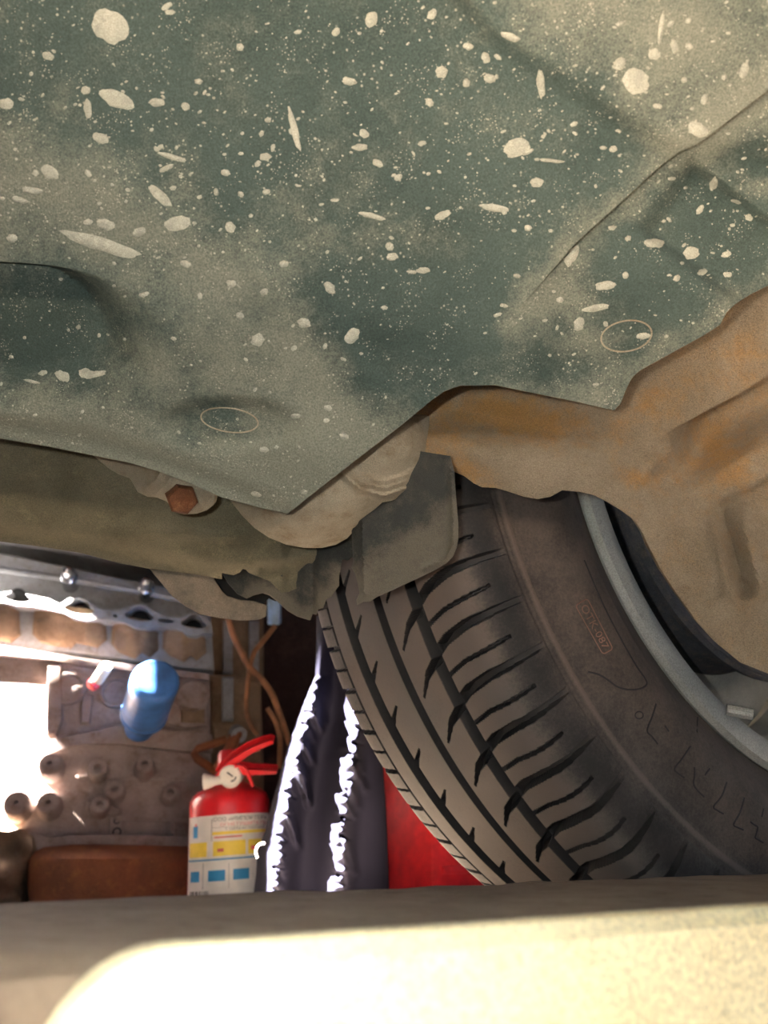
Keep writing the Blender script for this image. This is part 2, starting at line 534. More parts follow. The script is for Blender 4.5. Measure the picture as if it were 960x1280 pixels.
def tray_bump(q):
    d = np.zeros(len(q))
    # long shallow channel across the middle, raised shoulders left and upper right
    d += .004 * sstep(side(q, [(-60, 130), (130, 200), (300, 290), (420, 400), (480, 480)]), -30, 30) * -1
    d += -.006 * sstep(-side(q, [(540, -40), (620, 50), (760, 140), (850, 190), (960, 190)]), -25, 25)
    # dished oval at the left edge
    e = (np.abs((q[:, 0] - 20) / 200) ** 2.3 + np.abs((q[:, 1] - 424 - .06 * (q[:, 0] - 20)) / 96) ** 2.3) ** (1 / 2.3)
    an = np.maximum(sstep((q[:, 1] - 424) / 96, -.75, .6), sstep(q[:, 0], 60, 200))
    wd_ = .016 + .75 * an
    d += .017 * (1 - np.clip((e - 1 + wd_) / wd_, 0, 1) ** 2 * (3 - 2 * np.clip((e - 1 + wd_) / wd_, 0, 1)))
    d += -.004 * gauss(q, 230, 400, 90, 60)
    # small lens shaped dip and front lip
    e2 = np.sqrt(((q[:, 0] - 285) / 105) ** 2 + ((q[:, 1] - 530) / 38) ** 2)
    d += .006 * (1 - sstep(e2, .5, 1.0))
    d += -.004 * gauss(q, 390, 565, 70, 40, 30)
    d += -.003 * gauss(q, 330, 340, 60, 50)
    d += -.0025 * gauss(q, 470, 400, 60, 40) + .003 * gauss(q, 560, 330, 90, 70)
    # rolled edge along the front
    d += .004 * sstep(side(q, [(-60, 520), (100, 540), (200, 570), (290, 605), (360, 635), (370, 660)]), -14, 10)
    # wing: hollow block and ridge
    e3 = np.maximum(np.abs((q[:, 0] - 905) * .8 + (q[:, 1] - 300) * .6) / 95, np.abs(-(q[:, 0] - 905) * .6 + (q[:, 1] - 300) * .8) / 55)
    d += .006 * (1 - sstep(e3, .75, 1.1))
    d += -.003 * gauss(q, 690, 420, 60, 60)
    return d


def tray_d(q):
    q = np.atleast_2d(np.asarray(q, float)); return TC(q) + tray_bump(q)


def tray_dust(q):
    v = np.full(len(q), .12)
    v += .6 * sstep(side(q, [(-60, 105), (100, 175), (200, 240), (330, 330), (420, 420), (470, 500)]), -50, 90) * (1 - .75 * gauss(q, 40, 420, 140, 90))
    v += .55 * sstep(-side(q, [(540, -40), (640, 40), (760, 150), (850, 210), (960, 200)]), -40, 110)
    v += .5 * band(q, SEAM[2:], 26) + .35 * gauss(q, 700, 400, 90, 60)
    v += .5 * band(q, [(-60, 520), (100, 545), (200, 580), (300, 620), (360, 640)], 22)
    v += .45 * gauss(q, 380, 560, 90, 70) + .5 * gauss(q, 940, 235, 60, 22, 12)
    v += .35 * band(q, [(640, 495), (770, 505), (790, 465), (880, 415), (960, 350)], 26)
    v -= .55 * gauss(q, 290, 530, 90, 34, 12) + .35 * gauss(q, 60, 400, 120, 70) + .4 * gauss(q, 900, 300, 70, 40, -20)
    v += .25 * gauss(q, 300, 330, 70, 50) + .25 * gauss(q, 480, 310, 120, 50)
    v -= .3 * gauss(q, 560, 370, 110, 70)
    return v


LOW = [(360, 642), (400, 610), (450, 571), (500, 533), (540, 500), (556, 489), (575, 482)]
main_ol = [(-320, -330), (1280, -330)] + SEAM[::-1] + LOW[::-1] + [(330, 636), (300, 628), (275, 621), (235, 603), (200, 590), (160, 578), (115, 569), (60, 558), (0, 548), (-60, 541), (-320, 512)]
tray_n = np.array([0, .35, .94])
def oval(k, n=150, t0=172, t1=372):
    o = []
    for t in np.radians(np.linspace(t0, t1, n)):
        c_, s_ = math.cos(t), math.sin(t); x = 20 + 200 * k * abs(c_) ** (2 / 2.3) * np.sign(c_)
        if x < -55: continue
        o.append((x, 424 + .06 * (x - 20) + 96 * k * abs(s_) ** (2 / 2.3) * np.sign(s_)))
    return o


sheet('undertray', main_ol, tray_d, .003, M['tray'], car, 6, None, tray_dust, tray_n, 40, [oval(1.001), oval(.992), oval(.983), oval(.965), oval(.945)])


def wing_d(q):
    q = np.atleast_2d(q); f = sstep(q[:, 0], 640, 720)
    return tray_d(q) + .0075 * f + .0002


WL = [(x - 10 * min(1, max(0, (x - 640) / 60)), y - 9 * min(1, max(0, (x - 640) / 60))) for x, y in SEAM]
wing_ol = WL + [(1280, 165), (1010, 327), (960, 357), (938, 368), (918, 381), (908, 391), (900, 406), (880, 419), (840, 441), (800, 463), (790, 472), (783, 486), (776, 504), (768, 513), (745, 508), (720, 502), (680, 494), (640, 486), (618, 481)]
sheet('undertray_wing', wing_ol, wing_d, .003, M['tray'], car, 6, None, tray_dust, tray_n)


def on_tray(x, y, lift):
    q = np.array([[x, y]]); sd_ = side(q, SEAM)[0] > 0 and x > 640
    return P(x, y, (wing_d(q) if sd_ else tray_d(q))[0] - lift)


def ring(name, cx, cy, rx, ry, ang, mat):
    pts = []
    for k in range(41):
        t = 2 * math.pi * k / 40; c, s_ = math.cos(R(ang)), math.sin(R(ang))
        u, v = rx * math.cos(t), ry * math.sin(t); pts.append(on_tray(cx + u * c - v * s_, cy + u * s_ + v * c, 0))
    return MB().tube(pts, .00035, 6).build(name, mat, car)


ring('moulded_ring', 783, 420, 32, 19, -10, M['beige'])
ring('moulded_ring', 287, 525, 36, 15, 8, M['beige'])

# dried mud drops: every larger one placed where it is, the fine spray scattered between them
DROPS = [(137, 33, 26, 22, 40), (146, 124, 25, 11, 25), (196, 128, 10, 6, 10), (232, 133, 6, 5, 0), (126, 173, 11, 7, 20), (8, 130, 9, 8, 0), (60, 70, 8, 6, 30), (107, 113, 6, 6, 0),
         (110, 136, 6, 11, 0), (62, 215, 13, 8, 25), (40, 238, 12, 5, 0), (25, 250, 9, 5, 10), (222, 279, 16, 11, -10), (200, 245, 22, 6, 45), (215, 196, 18, 4, 20), (208, 210, 9, 4, -30),
         (174, 290, 9, 6, 0), (132, 281, 10, 9, 0), (110, 278, 6, 5, 0), (288, 284, 6, 8, 0), (232, 330, 7, 5, 0), (125, 305, 52, 10, 18), (15, 298, 8, 5, 30),
         (368, 162, 5, 27, -18), (332, 196, 8, 5, 0), (282, 216, 7, 4, 20), (270, 240, 4, 4, 0), (301, 243, 4, 4, 0), (333, 240, 5, 4, 0), (300, 59, 5, 5, 0), (464, 24, 8, 11, 20),
         (420, 40, 5, 6, 0), (455, 167, 6, 6, 0), (450, 184, 10, 5, 5), (472, 204, 7, 5, 30), (465, 270, 17, 4, 15), (498, 222, 6, 4, 0), (437, 102, 10, 5, 15), (248, 102, 5, 4, 0), (335, 150, 4, 4, 0),
         (646, 185, 22, 10, -25), (671, 228, 8, 7, -20), (690, 201, 14, 3, 3), (607, 72, 6, 7, 0), (585, 58, 7, 5, 0), (552, 90, 7, 9, 10), (540, 18, 7, 6, 0), (612, 98, 8, 6, 0), (537, 128, 5, 6, 0), (583, 104, 6, 5, 0),
         (553, 269, 11, 5, -25), (618, 260, 20, 5, 8), (487, 308, 6, 5, 0), (529, 338, 10, 4, 10), (515, 340, 6, 3, 0), (490, 321, 8, 5, 0), (638, 46, 14, 5, 20), (774, 80, 10, 7, 0), (795, 101, 18, 16, 0), (818, 68, 8, 8, 0),
         (843, 58, 6, 8, 0), (826, 35, 3, 26, 8), (861, 58, 5, 5, 0), (872, 162, 12, 11, 0), (822, 133, 6, 4, 30), (880, 125, 5, 6, 0), (930, 88, 5, 13, 20), (855, 100, 4, 4, 0), (905, 97, 4, 4, 0),
         (660, 190, 8, 3, -20), (676, 105, 5, 20, -5), (864, 316, 13, 7, -15), (892, 230, 5, 9, 5), (818, 304, 11, 7, 0), (908, 318, 7, 4, -10), (878, 340, 7, 4, -20), (875, 262, 7, 4, -40), (846, 348, 5, 4, 0), (757, 357, 14, 6, -5),
         (724, 405, 9, 7, -20), (700, 375, 5, 4, 0), (715, 320, 7, 14, 25), (745, 385, 16, 5, -5), (804, 420, 10, 4, -15), (757, 405, 4, 3, 0), (765, 285, 4, 4, 0), (785, 298, 4, 4, 0), (936, 272, 6, 4, 10), (920, 252, 6, 3, 10), (782, 344, 5, 4, 0),
         (660, 285, 5, 4, 0), (646, 345, 5, 3, 10), (630, 382, 5, 3, 0), (118, 468, 18, 4, -12), (108, 467, 10, 7, 10), (40, 477, 12, 2, 12), (78, 470, 7, 10, -30), (440, 420, 9, 11, 20), (380, 404, 11, 5, 0), (412, 360, 9, 6, 20), (322, 425, 9, 8, 0),
         (290, 355, 6, 5, 0), (355, 330, 6, 5, 0), (300, 395, 5, 5, 0), (250, 370, 4, 4, 0), (330, 365, 5, 5, 0), (180, 368, 6, 4, 0), (410, 510, 5, 4, 0), (430, 545, 7, 4, 10), (370, 520, 6, 4, 0), (330, 562, 6, 4, 0), (320, 618, 6, 4, 0), (380, 615, 5, 3, 0)]


def drop(v, f, x, y, rx, ry, ang, h):
    n = 18; c, s_ = math.cos(R(ang)), math.sin(R(ang)); base = len(v)
    ph = random.random() * 6; k1 = random.random() * .25
    rad = [.95 + k1 * math.sin(2 * (2 * math.pi * k / n) + ph) + .05 * math.sin(5 * (2 * math.pi * k / n) + ph * 2) + random.uniform(-.09, .09) for k in range(n)]
    for lv, sc, hh in ((0, 1, .00012), (1, .8, h)):
        for k in range(n):
            t = 2 * math.pi * k / n; u, w_ = rx * rad[k] * sc * math.cos(t), ry * rad[k] * sc * math.sin(t)
            v.append(on_tray(x + u * c - w_ * s_, y + u * s_ + w_ * c, hh))
    v.append(on_tray(x, y, h * 1.2))
    for k in range(n):
        k2 = (k + 1) % n
        f.append((base + k, base + k2, base + n + k2, base + n + k)); f.append((base + n + k, base + n + k2, base + 2 * n))


poly_all = main_ol[:]
v, f = [], []
for (x, y, a, b, g) in DROPS: drop(v, f, x, y, a, b, g, .0005)
wing_q = [tuple(p) for p in wing_ol]
cnt = 0
while cnt < 1500:
    x, y = random.uniform(-120, 1080), random.uniform(-130, 640); q = np.array([[x, y]])
    if not (inside(main_ol, q)[0] or inside(wing_q, q)[0]): continue
    dens = .35 + .65 * math.exp(-((y - 190) / 150) ** 2)
    if x < 220 and y > 330: dens = .25
    if random.random() > dens: continue
    # keep clear of edges
    if min(segdist(main_ol, q)[0], segdist(wing_q, q)[0]) < 7: continue
    cnt += 1
    s_ = min(4.5, .6 + random.expovariate(1.5)); drop(v, f, x, y, s_ * random.uniform(1, 1.7), s_, random.uniform(-50, 40), .0003)
o = MB().put(v, f).build('mud_spatter', M['mud'], car, 80); o['kind'] = 'stuff'

# ---- rusty frame rail and inner wheel arch ------------------------
RT = TPS([(350, 600, .352), (440, 560, .350), (520, 500, .345), (600, 470, .338), (770, 500, .332), (960, 340, .318), (1020, 300, .314), (440, 595, .352), (535, 578, .345),
          (600, 607, .335), (690, 622, .328), (740, 618, .325), (745, 575, .330), (840, 535, .335), (960, 470, .330), (1020, 440, .328),
          (800, 660, .322), (860, 600, .336), (960, 600, .330), (870, 770, .320), (960, 700, .318), (960, 830, .316), (1020, 860, .312), (900, 690, .318)])
SLIT = [(735, 579), (770, 560), (800, 545), (831, 532), (842, 537), (880, 515), (920, 494), (960, 470), (1020, 436), (1260, 290)]


def rust_dust(q):
    v = np.full(len(q), .08)
    v += .85 * gauss(q, 640, 520, 90, 28, 12) + .55 * gauss(q, 540, 545, 70, 30, 20) + .5 * gauss(q, 580, 590, 40, 14, 20)
    v += .4 * gauss(q, 930, 450, 40, 40) + .35 * gauss(q, 820, 500, 60, 20, -30)
    v -= .4 * gauss(q, 660, 580, 90, 20, 15)
    return v


def rail_bump(q):
    b = -.006 * band(q, [(440, 585), (560, 555), (660, 575), (740, 590)], 26) + .004 * band(q, [(560, 520), (700, 540), (780, 530)], 20)
    b += -.003 * gauss(q, 680, 610, 26, 14)
    b += .0007 * np.sin(q[:, 0] / 17.) * np.sin(q[:, 1] / 13. + 1) + .020
    b += -.004 * gauss(q, 812, 588, 26, 16, -20) + .007 * gauss(q, 824, 592, 11, 9)
    return b


rail_ol = [(330, 600), (350, 520), (520, 470), (600, 455), (770, 480), (960, 320), (1020, 280), (1260, 120)] + SLIT[::-1] + \
          [(730, 592), (722, 604), (710, 611), (704, 612), (697, 616), (688, 621), (672, 624), (655, 621), (640, 616), (620, 610), (602, 609), (592, 604), (580, 595), (566, 589), (552, 586), (536, 579), (510, 590), (470, 604), (430, 612), (380, 625)]
sheet('frame_rail', rail_ol, RT, .004, M['rust'], car, 6, rail_bump, rust_dust, np.array([.1, .5, .86]))


def arch_bump(q):
    off = .024 * sstep(q[:, 0], 834, 880) + .0007
    s_ = side(q, SLIT)
    b = off * (1 - sstep(s_, 20, 90)) + rail_bump(q)
    b += .009 * band(q, [(905, 645), (918, 690), (930, 735)], 12) - .005 * band(q, [(925, 640), (938, 690), (948, 735)], 12) - .004 * band(q, [(893, 650), (905, 700), (915, 735)], 10)
    b += -.004 * sstep(side(q, [(700, 700), (850, 652), (890, 636), (960, 600), (1020, 570)]), -2, 2) * sstep(q[:, 0], 870, 920)
    return b


def arch_dust(q):
    return rust_dust(q) + .45 * gauss(q, 900, 560, 50, 20, 60) + .5 * gauss(q, 800, 600, 30, 12) + .35 * gauss(q, 880, 580, 60, 40) + .2 * gauss(q, 940, 520, 60, 40)


arch_ol = [(700, 598), (735, 577), (770, 557), (800, 541), (831, 527), (842, 522), (880, 500), (920, 478), (960, 452), (1030, 410), (1260, 265), (1260, 960), (1120, 900), (1030, 868), (960, 842), (925, 828), (898, 806), (872, 778), (848, 745), (828, 715), (812, 685), (805, 668), (795, 652), (775, 637), (758, 627), (742, 619), (725, 615), (704, 613)]
sheet('wheel_arch', arch_ol, RT, .004, M['rust'], car, 6, arch_bump, arch_dust, np.array([-.2, .7, .7]))

# ---- dusty bushing housing behind the tip of the tray -------------
BT = TPS([(380, 560, .362), (520, 500, .360), (290, 615, .380), (330, 640, .364), (385, 640, .352), (440, 610, .350), (500, 590, .352), (530, 575, .362), (385, 672, .366), (388, 688, .385), (330, 678, .382),
          (440, 664, .380), (430, 640, .356), (480, 630, .360), (520, 612, .368), (536, 580, .378)])


def bush_bump(q):
    b = np.zeros(len(q))
    for r0, h in ((0, 1), (9, .8), (17, .7)):
        b += -.0032 * h * band(q, [(425, 590 - r0), (450, 612 - r0), (480, 620 - r0), (510, 610 - r0), (530, 590 - r0)], 3.4)
    b += -.003 * gauss(q, 455, 606, 9, 9)
    return b


bush_ol = [(270, 600), (400, 540), (500, 520), (560, 520), (541, 577), (537, 583), (530, 596), (520, 608), (506, 619), (490, 626), (478, 628), (468, 637), (458, 644), (449, 651), (444, 662), (434, 673), (420, 681), (402, 685), (380, 685), (358, 681), (336, 672), (318, 660), (303, 645), (291, 630)]
sheet('bushing_housing', bush_ol, BT, .006, M['beige'], car, 3, bush_bump, None, np.array([0, .8, .6]))

# ---- tow hook bolt poking out beside it ---------------------------
KT = TPS([(100, 560, .372), (165, 600, .374), (200, 600, .360), (235, 600, .362), (270, 610, .372), (225, 640, .366), (262, 638, .374), (180, 615, .372), (215, 643, .374), (250, 590, .37), (150, 575, .374)])
knuckle_ol = [(90, 545), (270, 590), (268, 622), (266, 632), (258, 638), (246, 642), (232, 643), (220, 641), (213, 632), (208, 627), (196, 622), (184, 621), (172, 615), (166, 604), (162, 598), (148, 593), (135, 585), (122, 574)]


def knuckle_bump(q): return -.0018 * (band(q, [(185, 608), (196, 598), (200, 588)], 3) + band(q, [(198, 614), (210, 602), (218, 594)], 3))


sheet('bracket', knuckle_ol, KT, .008, M['beige'], car, 4, knuckle_bump, None, np.array([0, .8, .6]))
bx = MB(); e = P(227, 623, .361)
bx.lathe(e, (.35, -.75, -.55), [(.0072, -.008), (.0074, .003), (.0062, .0045)], 6)
bx.build('bolt', M['boltrust'], car, 20)

# ---- olive front panel --------------------------------------------
OT = TPS([(-60, 520, .405), (200, 560, .410), (420, 600, .412), (-60, 680, .412), (100, 692, .416), (250, 722, .420), (330, 722, .418), (405, 700, .418), (410, 640, .414), (200, 640, .408)])


def olive_bump(q):
    b = .010 * sstep(side(q, [(-60, 652), (100, 672), (200, 695), (280, 712), (420, 700)]), -12, 14)
    b += -.0035 * band(q, [(60, 660), (140, 665), (220, 668), (300, 672)], 8) * sstep(q[:, 0], 90, 180)
    b += -.005 * gauss(q, 315, 712, 10, 10) + .005 * gauss(q, 326, 711, 7, 7) - .006 * sstep(q[:, 0], 352, 362) * gauss(q, 385, 700, 40, 60)
    b += .0004 * np.sin(q[:, 0] / 9. + q[:, 1] / 7.) * np.sin(q[:, 1] / 6.)
    return b


olive_ol = [(-260, 480), (-60, 500), (420, 560), (425, 660), (409, 680), (408, 700), (404, 712), (392, 722), (376, 733), (361, 740), (352, 741), (345, 735), (338, 727), (326, 722), (318, 719), (311, 716), (307, 712), (303, 711), (299, 716), (292, 719), (281, 717), (277, 716), (277, 724), (270, 723), (258, 720), (240, 717), (212, 714), (186, 711), (150, 704), (100, 691), (50, 683), (0, 677), (-60, 670), (-260, 646)]
sheet('front_panel', olive_ol, OT, .004, M['olive'], car, 5, olive_bump, None, np.array([-.1, .9, .35]))
# ---- air dam hanging below it -------------------------------------
DT = TPS([(185, 705, .435), (215, 745, .438), (250, 769, .442), (310, 776, .455), (332, 770, .460), (300, 748, .456), (275, 735, .444), (262, 715, .438)])
sheet('air_dam', [(180, 700), (262, 705), (266, 722), (276, 738), (283, 745), (300, 750), (320, 752), (333, 757), (332, 771), (322, 775), (300, 776), (272, 772), (250, 768), (232, 758), (215, 745), (200, 727), (188, 712)], DT, .004, M['dam'], car, 5, None, None, np.array([-.1, .9, .3]))
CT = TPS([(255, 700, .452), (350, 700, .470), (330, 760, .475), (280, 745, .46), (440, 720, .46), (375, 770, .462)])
sheet('air_dam_recess_shade', [(255, 700), (340, 700), (345, 752), (336, 748), (328, 757), (300, 751), (272, 742), (255, 720)], lambda q: CT(q) + .008, .003, M['black'], car, 8, None, None, np.array([-.1, .9, .3]))  # black sheet standing in for the shade in the recess behind the dam
# ---- torn splash guard: inner ragged strip and the flap in front of the tyre
ST = TPS([(330, 700, .430), (440, 640, .400), (345, 755, .432), (375, 770, .428), (400, 765, .426), (425, 720, .410), (440, 690, .402)])
strip_ol = [(280, 700), (330, 690), (420, 640), (450, 640), (448, 668), (444, 693), (436, 700), (428, 698), (426, 711), (424, 719), (424, 732), (418, 740), (414, 746), (408, 749), (404, 760), (398, 762), (396, 768), (391, 767), (388, 775), (381, 773), (372, 770), (360, 763), (348, 752), (338, 744), (329, 741), (318, 744), (309, 748), (297, 742), (285, 728), (278, 716)]


def strip_dust(q): return .1 + .8 * band(q, strip_ol[9:26], 14) + .25 * gauss(q, 350, 745, 50, 25)


sheet('splash_guard_strip', strip_ol, ST, .0025, M['flap'], car, 4, lambda q: .003 * band(q, [(391, 700), (391, 775)], 4) + .0015 * np.sin(q[:, 0] / 11.), strip_dust, np.array([-.3, .9, .2]))
FT = TPS([(445, 640, .372), (540, 560, .350), (570, 590, .342), (572, 660, .344), (560, 705, .347), (500, 735, .356), (450, 754, .366), (443, 700, .372)])
flap_ol = [(440, 640), (500, 560), (563, 570), (568, 590), (570, 620), (573, 655), (573, 672), (571, 685), (566, 696), (558, 704), (545, 712), (520, 724), (490, 738), (470, 747), (463, 752), (455, 752), (448, 756), (447, 749), (451, 741), (449, 730), (446, 718), (441, 709), (443, 700)]


def flap_bump(q):
    b = -.0028 * band(q, [(563, 580), (566, 650), (566, 680), (556, 698), (530, 710)], 4)
    b += .004 * sstep(q[:, 0] - (446 + (q[:, 1] - 650) * .06), 6, -4) - .002 * band(q, [(452, 640), (454, 740)], 4)
    return b


def flap_dust(q):
    return .12 + .75 * sstep(q[:, 1] - (700 - (q[:, 0] - 450) * .62), -30, 30) + .3 * band(q, [(563, 580), (568, 660), (560, 700), (450, 752)], 8) - .1 * gauss(q, 540, 610, 30, 30)


sheet('splash_guard_flap', flap_ol, FT, .0025, M['flap'], car, 4, flap_bump, flap_dust, np.array([-.3, .9, .2]))

# ---- wheel --------------------------------------------------------
wheel = part_empty('wheel', WX, car)
HALF = [(-0.001, .2915), (.030, .2914), (.052, .2906), (.063, .2885), (.0705, .2835), (.0748, .2755), (.0768, .2655), (.0772, .2557), (.0795, .246), (.0835, .234), (.0845, .222), (.0815, .210), (.0765, .201), (.0735, .1955), (.070, .190), (.066, .184)]


HALF2 = [(-0.001, .2915), (.040, .2914), (.060, .2909), (.0685, .2899), (.0735, .2870), (.0765, .2800), (.0785, .268)] + HALF[8:]


def prof_curve(half):
    c = np.array(catmull(half, 40)); c[0, 0] = 0
    ds = np.concatenate([[0], np.cumsum(np.linalg.norm(np.diff(c, axis=0), axis=1))])
    return c, ds


PC, PS_ = prof_curve(HALF); PC2, PS2 = prof_curve(HALF2)
S_RIDGE = float(np.interp(.0, [0], [0]))
k_ = int(np.argmin(np.abs(PC[:, 1] - .2557))); S_RIDGE = PS_[k_]


def prof(S):
    s_ = np.abs(S); a = np.interp(s_, PS_, PC[:, 0]); r = np.interp(s_, PS_, PC[:, 1])
    a2 = np.interp(s_, PS2, PC2[:, 0]); r2 = np.interp(s_, PS2, PC2[:, 1]); return np.where(S < 0, -a2, a), np.where(S < 0, r2, r)


def tri_g(x, w_):     # trapezoid groove profile, w_ full width
    return 1 - sstep(np.abs(x), w_ * .42, w_ * .55)


def tread(TH, S):
    """groove depth in metres and fresh-rubber mask; TH degrees, S metres from the crown line"""
    mm = S * 1000
    D = np.zeros_like(TH)
    for c, w_, dp in ((-35, 8.4, 7.5), (.3, 6.8, 7.5), (33, 8.0, 7.5), (-54.5, 1.5, 3)): D = np.maximum(D, dp * tri_g(mm - c, w_))
    per = 5.25; DEG = 5.088
    # shoulder cross grooves (inboard) sweeping up from the groove
    xo = np.array([33, 36, 45, 62, 80, 110]); yo = np.array([0, -.4, -1.25, -2.0, -2.25, -2.4])
    off = np.interp(mm, xo, yo)
    ph = (TH - 112.0 - off + per / 2) % per - per / 2
    wid = np.interp(mm, [33, 60, 90], [5.2, 4.4, 3.2]); dep = np.interp(mm, [33, 70, 84, 96], [7, 6, 4, 0])
    D = np.maximum(D, np.where(mm > 32, dep * tri_g(ph * DEG, wid), 0))
    # thin sipes between them
    off2 = np.interp(mm, [36, 52, 78, 95], [0, -.9, -1.5, -1.8])
    ph = (TH - 114.15 - off2 + per / 2) % per - per / 2
    D = np.maximum(D, np.where((mm > 38) & (mm < 80), 3.2 * tri_g(ph * DEG, 1.5), 0))
    # tapering cuts on the other side of the inboard groove
    off3 = np.interp(mm, [8, 20, 31], [3.7, 1.5, .4]); ph = (TH - 112.0 - off3 + per / 2) % per - per / 2
    D = np.maximum(D, np.where((mm > 8.5) & (mm < 31), 6 * tri_g(ph * DEG, np.interp(mm, [8, 20, 31], [.6, 3.6, 5])), 0))
    # tapering cuts on the outer groove
    off4 = np.interp(mm, [-32, -20], [0, -1.9]); ph = (TH - 112.4 - off4 + per / 2) % per - per / 2
    D = np.maximum(D, np.where((mm < -20) & (mm > -33), 6 * tri_g(ph * DEG, np.interp(mm, [-33, -20], [4.6, .6])), 0))
    # outer shoulder blocks
    ph = (TH - 110.2 + per / 4) % (per / 2) - per / 4; alt = (np.floor((TH - 110.2 + per / 4) / (per / 2)) % 2)
    off5 = (mm + 58) * .02
    D = np.maximum(D, np.where((mm < -54) & (mm > -92), 3.4 * tri_g((ph - off5) * DEG, np.where(alt > 0, 2.6, 1.3)), 0))
    # fine raised line at the shoulder ridge and shallow step below
    dS = (np.abs(S) - S_RIDGE) * 1000
    D = D - .7 * np.exp(-(dS / .8) ** 2) + .5 * np.exp(-((dS + 5) / 1.0) ** 2) - .5 * np.exp(-((dS - 47) / 1.2) ** 2)
    # worn step: lower shelf beyond the ridge on the inboard wall
    return D / 1000.


thetas = np.concatenate([np.arange(0, 94, 2.), np.arange(94, 156, .11), np.arange(156, 360, 2.)])
SM = min(PS_[-1], PS2[-1])
Sv = np.concatenate([-np.linspace(SM, .097, 40)[:-1], np.arange(-.097, .1, .00062), np.linspace(.1, SM, 60)[1:]])
TH, SS = np.meshgrid(thetas, Sv, indexing='ij')
A0, R0 = prof(SS)
e_ = 5e-4; A1, R1 = prof(SS + e_); A2, R2 = prof(SS - e_)
ta, tr = A1 - A2, R1 - R2; ln = np.sqrt(ta * ta + tr * tr) + 1e-12
na, nr = -tr / ln, ta / ln                      # outward normal in the profile plane
D = tread(TH, SS)
Aq, Rq = A0 - na * D, R0 - nr * D
t_ = np.radians(TH)
X = WX + Aq[..., None] * AX + Rq[..., None] * (np.cos(t_)[..., None] * UP + np.sin(t_)[..., None] * VX)
ni, nj = TH.shape
idx = np.arange(ni * nj).reshape(ni, nj); i2 = np.roll(idx, -1, axis=0)
quads = np.stack([idx[:, :-1], idx[:, 1:], i2[:, 1:], i2[:, :-1]], -1).reshape(-1, 4)
mmS = SS * 1000
Dm = D.copy()
for ax_ in (0, 1):
    for k in (-1, 1): Dm = np.maximum(Dm, np.roll(D, k, axis=ax_))
Dm = np.where(Dm > .001, Dm, D)
dust = .75 * (1 - sstep(Dm * 1000, .3, 2.5)) * (1 - sstep(np.abs(mmS), 52, 86)) + .30 * gauss(np.stack([mmS.ravel(), TH.ravel() * 0], 1), 62, 0, 16, 1).reshape(SS.shape) * (1 - sstep(Dm * 1000, .3, 2.5)) + .16 + .26 * sstep(np.abs(mmS), 84, 100) - .6 * sstep(Dm * 1000, .8, 4)  # real tread dust; groove walls and lips also darkened for the shade inside
dust = np.where(mmS < -54, .55 * (1 - sstep(Dm * 1000, .3, 2)), dust)
dust = dust + .55 * np.exp(-((mmS - S_RIDGE * 1000) / 1.3) ** 2) + .10 * sstep(mmS, 100, 112)
dust = dust - .18 * gauss(np.stack([mmS.ravel(), TH.ravel() * 0], 1), 80, 0, 8, 1).reshape(SS.shape)
link('tyre', X.reshape(-1, 3), quads, M['tyre'], wheel, True, {'dust': dust.ravel()}).data.set_sharp_from_angle(angle=R(38))


def wall_hit(px, py, lift=0.0):
    """where the line of sight meets the inboard sidewall"""
    r = ray(px, py); o = np.array([0, 0, OFF]) - WX
    t = np.linspace(.2, .6, 4001); Q = o + t[:, None] * r
    a = Q @ AX; rad = np.linalg.norm(Q - a[:, None] * AX, axis=1)
    prr = np.interp(rad, PC[::-1, 1], PC[::-1, 0])
    k = np.argmax((a < prr) & (rad < .2915) & (rad > .186)); q = WX + Q[k]
    s_ = np.interp(rad[k], PC[::-1, 1], PS_[::-1])
    a1, r1 = prof(np.array([s_ + 1e-3])); a2, r2 = prof(np.array([s_ - 1e-3])); na_, nr_ = -(r1 - r2)[0], (a1 - a2)[0]
    radv = (Q[k] - a[k] * AX) / rad[k]
    nv = AX * na_ + radv * nr_; nv /= np.linalg.norm(nv)
    return q + nv * lift


# stamp: OTK-087 in a rounded frame
BOXQ = [(719, 757), (734, 748), (766, 811), (753.5, 818)]     # O-end left, O-end right, 7-end right, 7-end left


def stamp(u, v, lift):      # u along the word 0..1, v 0 bottom .. 1 top of the letters
    a, b, c, d = [np.array(q) for q in BOXQ]
    p = (a * (1 - u) + d * u) * (1 - v) + (b * (1 - u) + c * u) * v
    return wall_hit(p[0], p[1], lift)


mb = MB()
rr = []
for (cu, cv, t0) in ((.94, .8, 0), (.06, .8, 90), (.06, .2, 180), (.94, .2, 270)):
    for k in range(5):
        t = R(t0 + 22.5 * k); rr.append((cu + .06 * math.cos(t), cv + .2 * math.sin(t)))
rr.append(rr[0]); rr2 = []
for a, b in zip(rr[:-1], rr[1:]):
    for k in range(4): rr2.append((a[0] + (b[0] - a[0]) * k / 4, a[1] + (b[1] - a[1]) * k / 4))
rr2.append(rr2[0])
mb.tube([stamp(u, v, .0001) for u, v in rr2], .00032, 5)


def text_mesh(body):
    cu = bpy.data.curves.new('text', 'FONT'); cu.body = body; cu.size = 1; cu.resolution_u = 3; cu.fill_mode = 'FRONT'
    ob = bpy.data.objects.new('text', cu); COL.objects.link(ob)
    dg = bpy.context.evaluated_depsgraph_get(); dg.update()
    me = bpy.data.meshes.new_from_object(ob.evaluated_get(dg))
    v = np.array([tuple(q.co) for q in me.vertices]); f = [tuple(p.vertices) for p in me.polygons]
    bpy.data.objects.remove(ob); bpy.data.curves.remove(cu); bpy.data.meshes.remove(me)
    v = v[:, :2]; lo, hi = v.min(0), v.max(0); return (v - lo) / (hi - lo), f, (hi - lo)


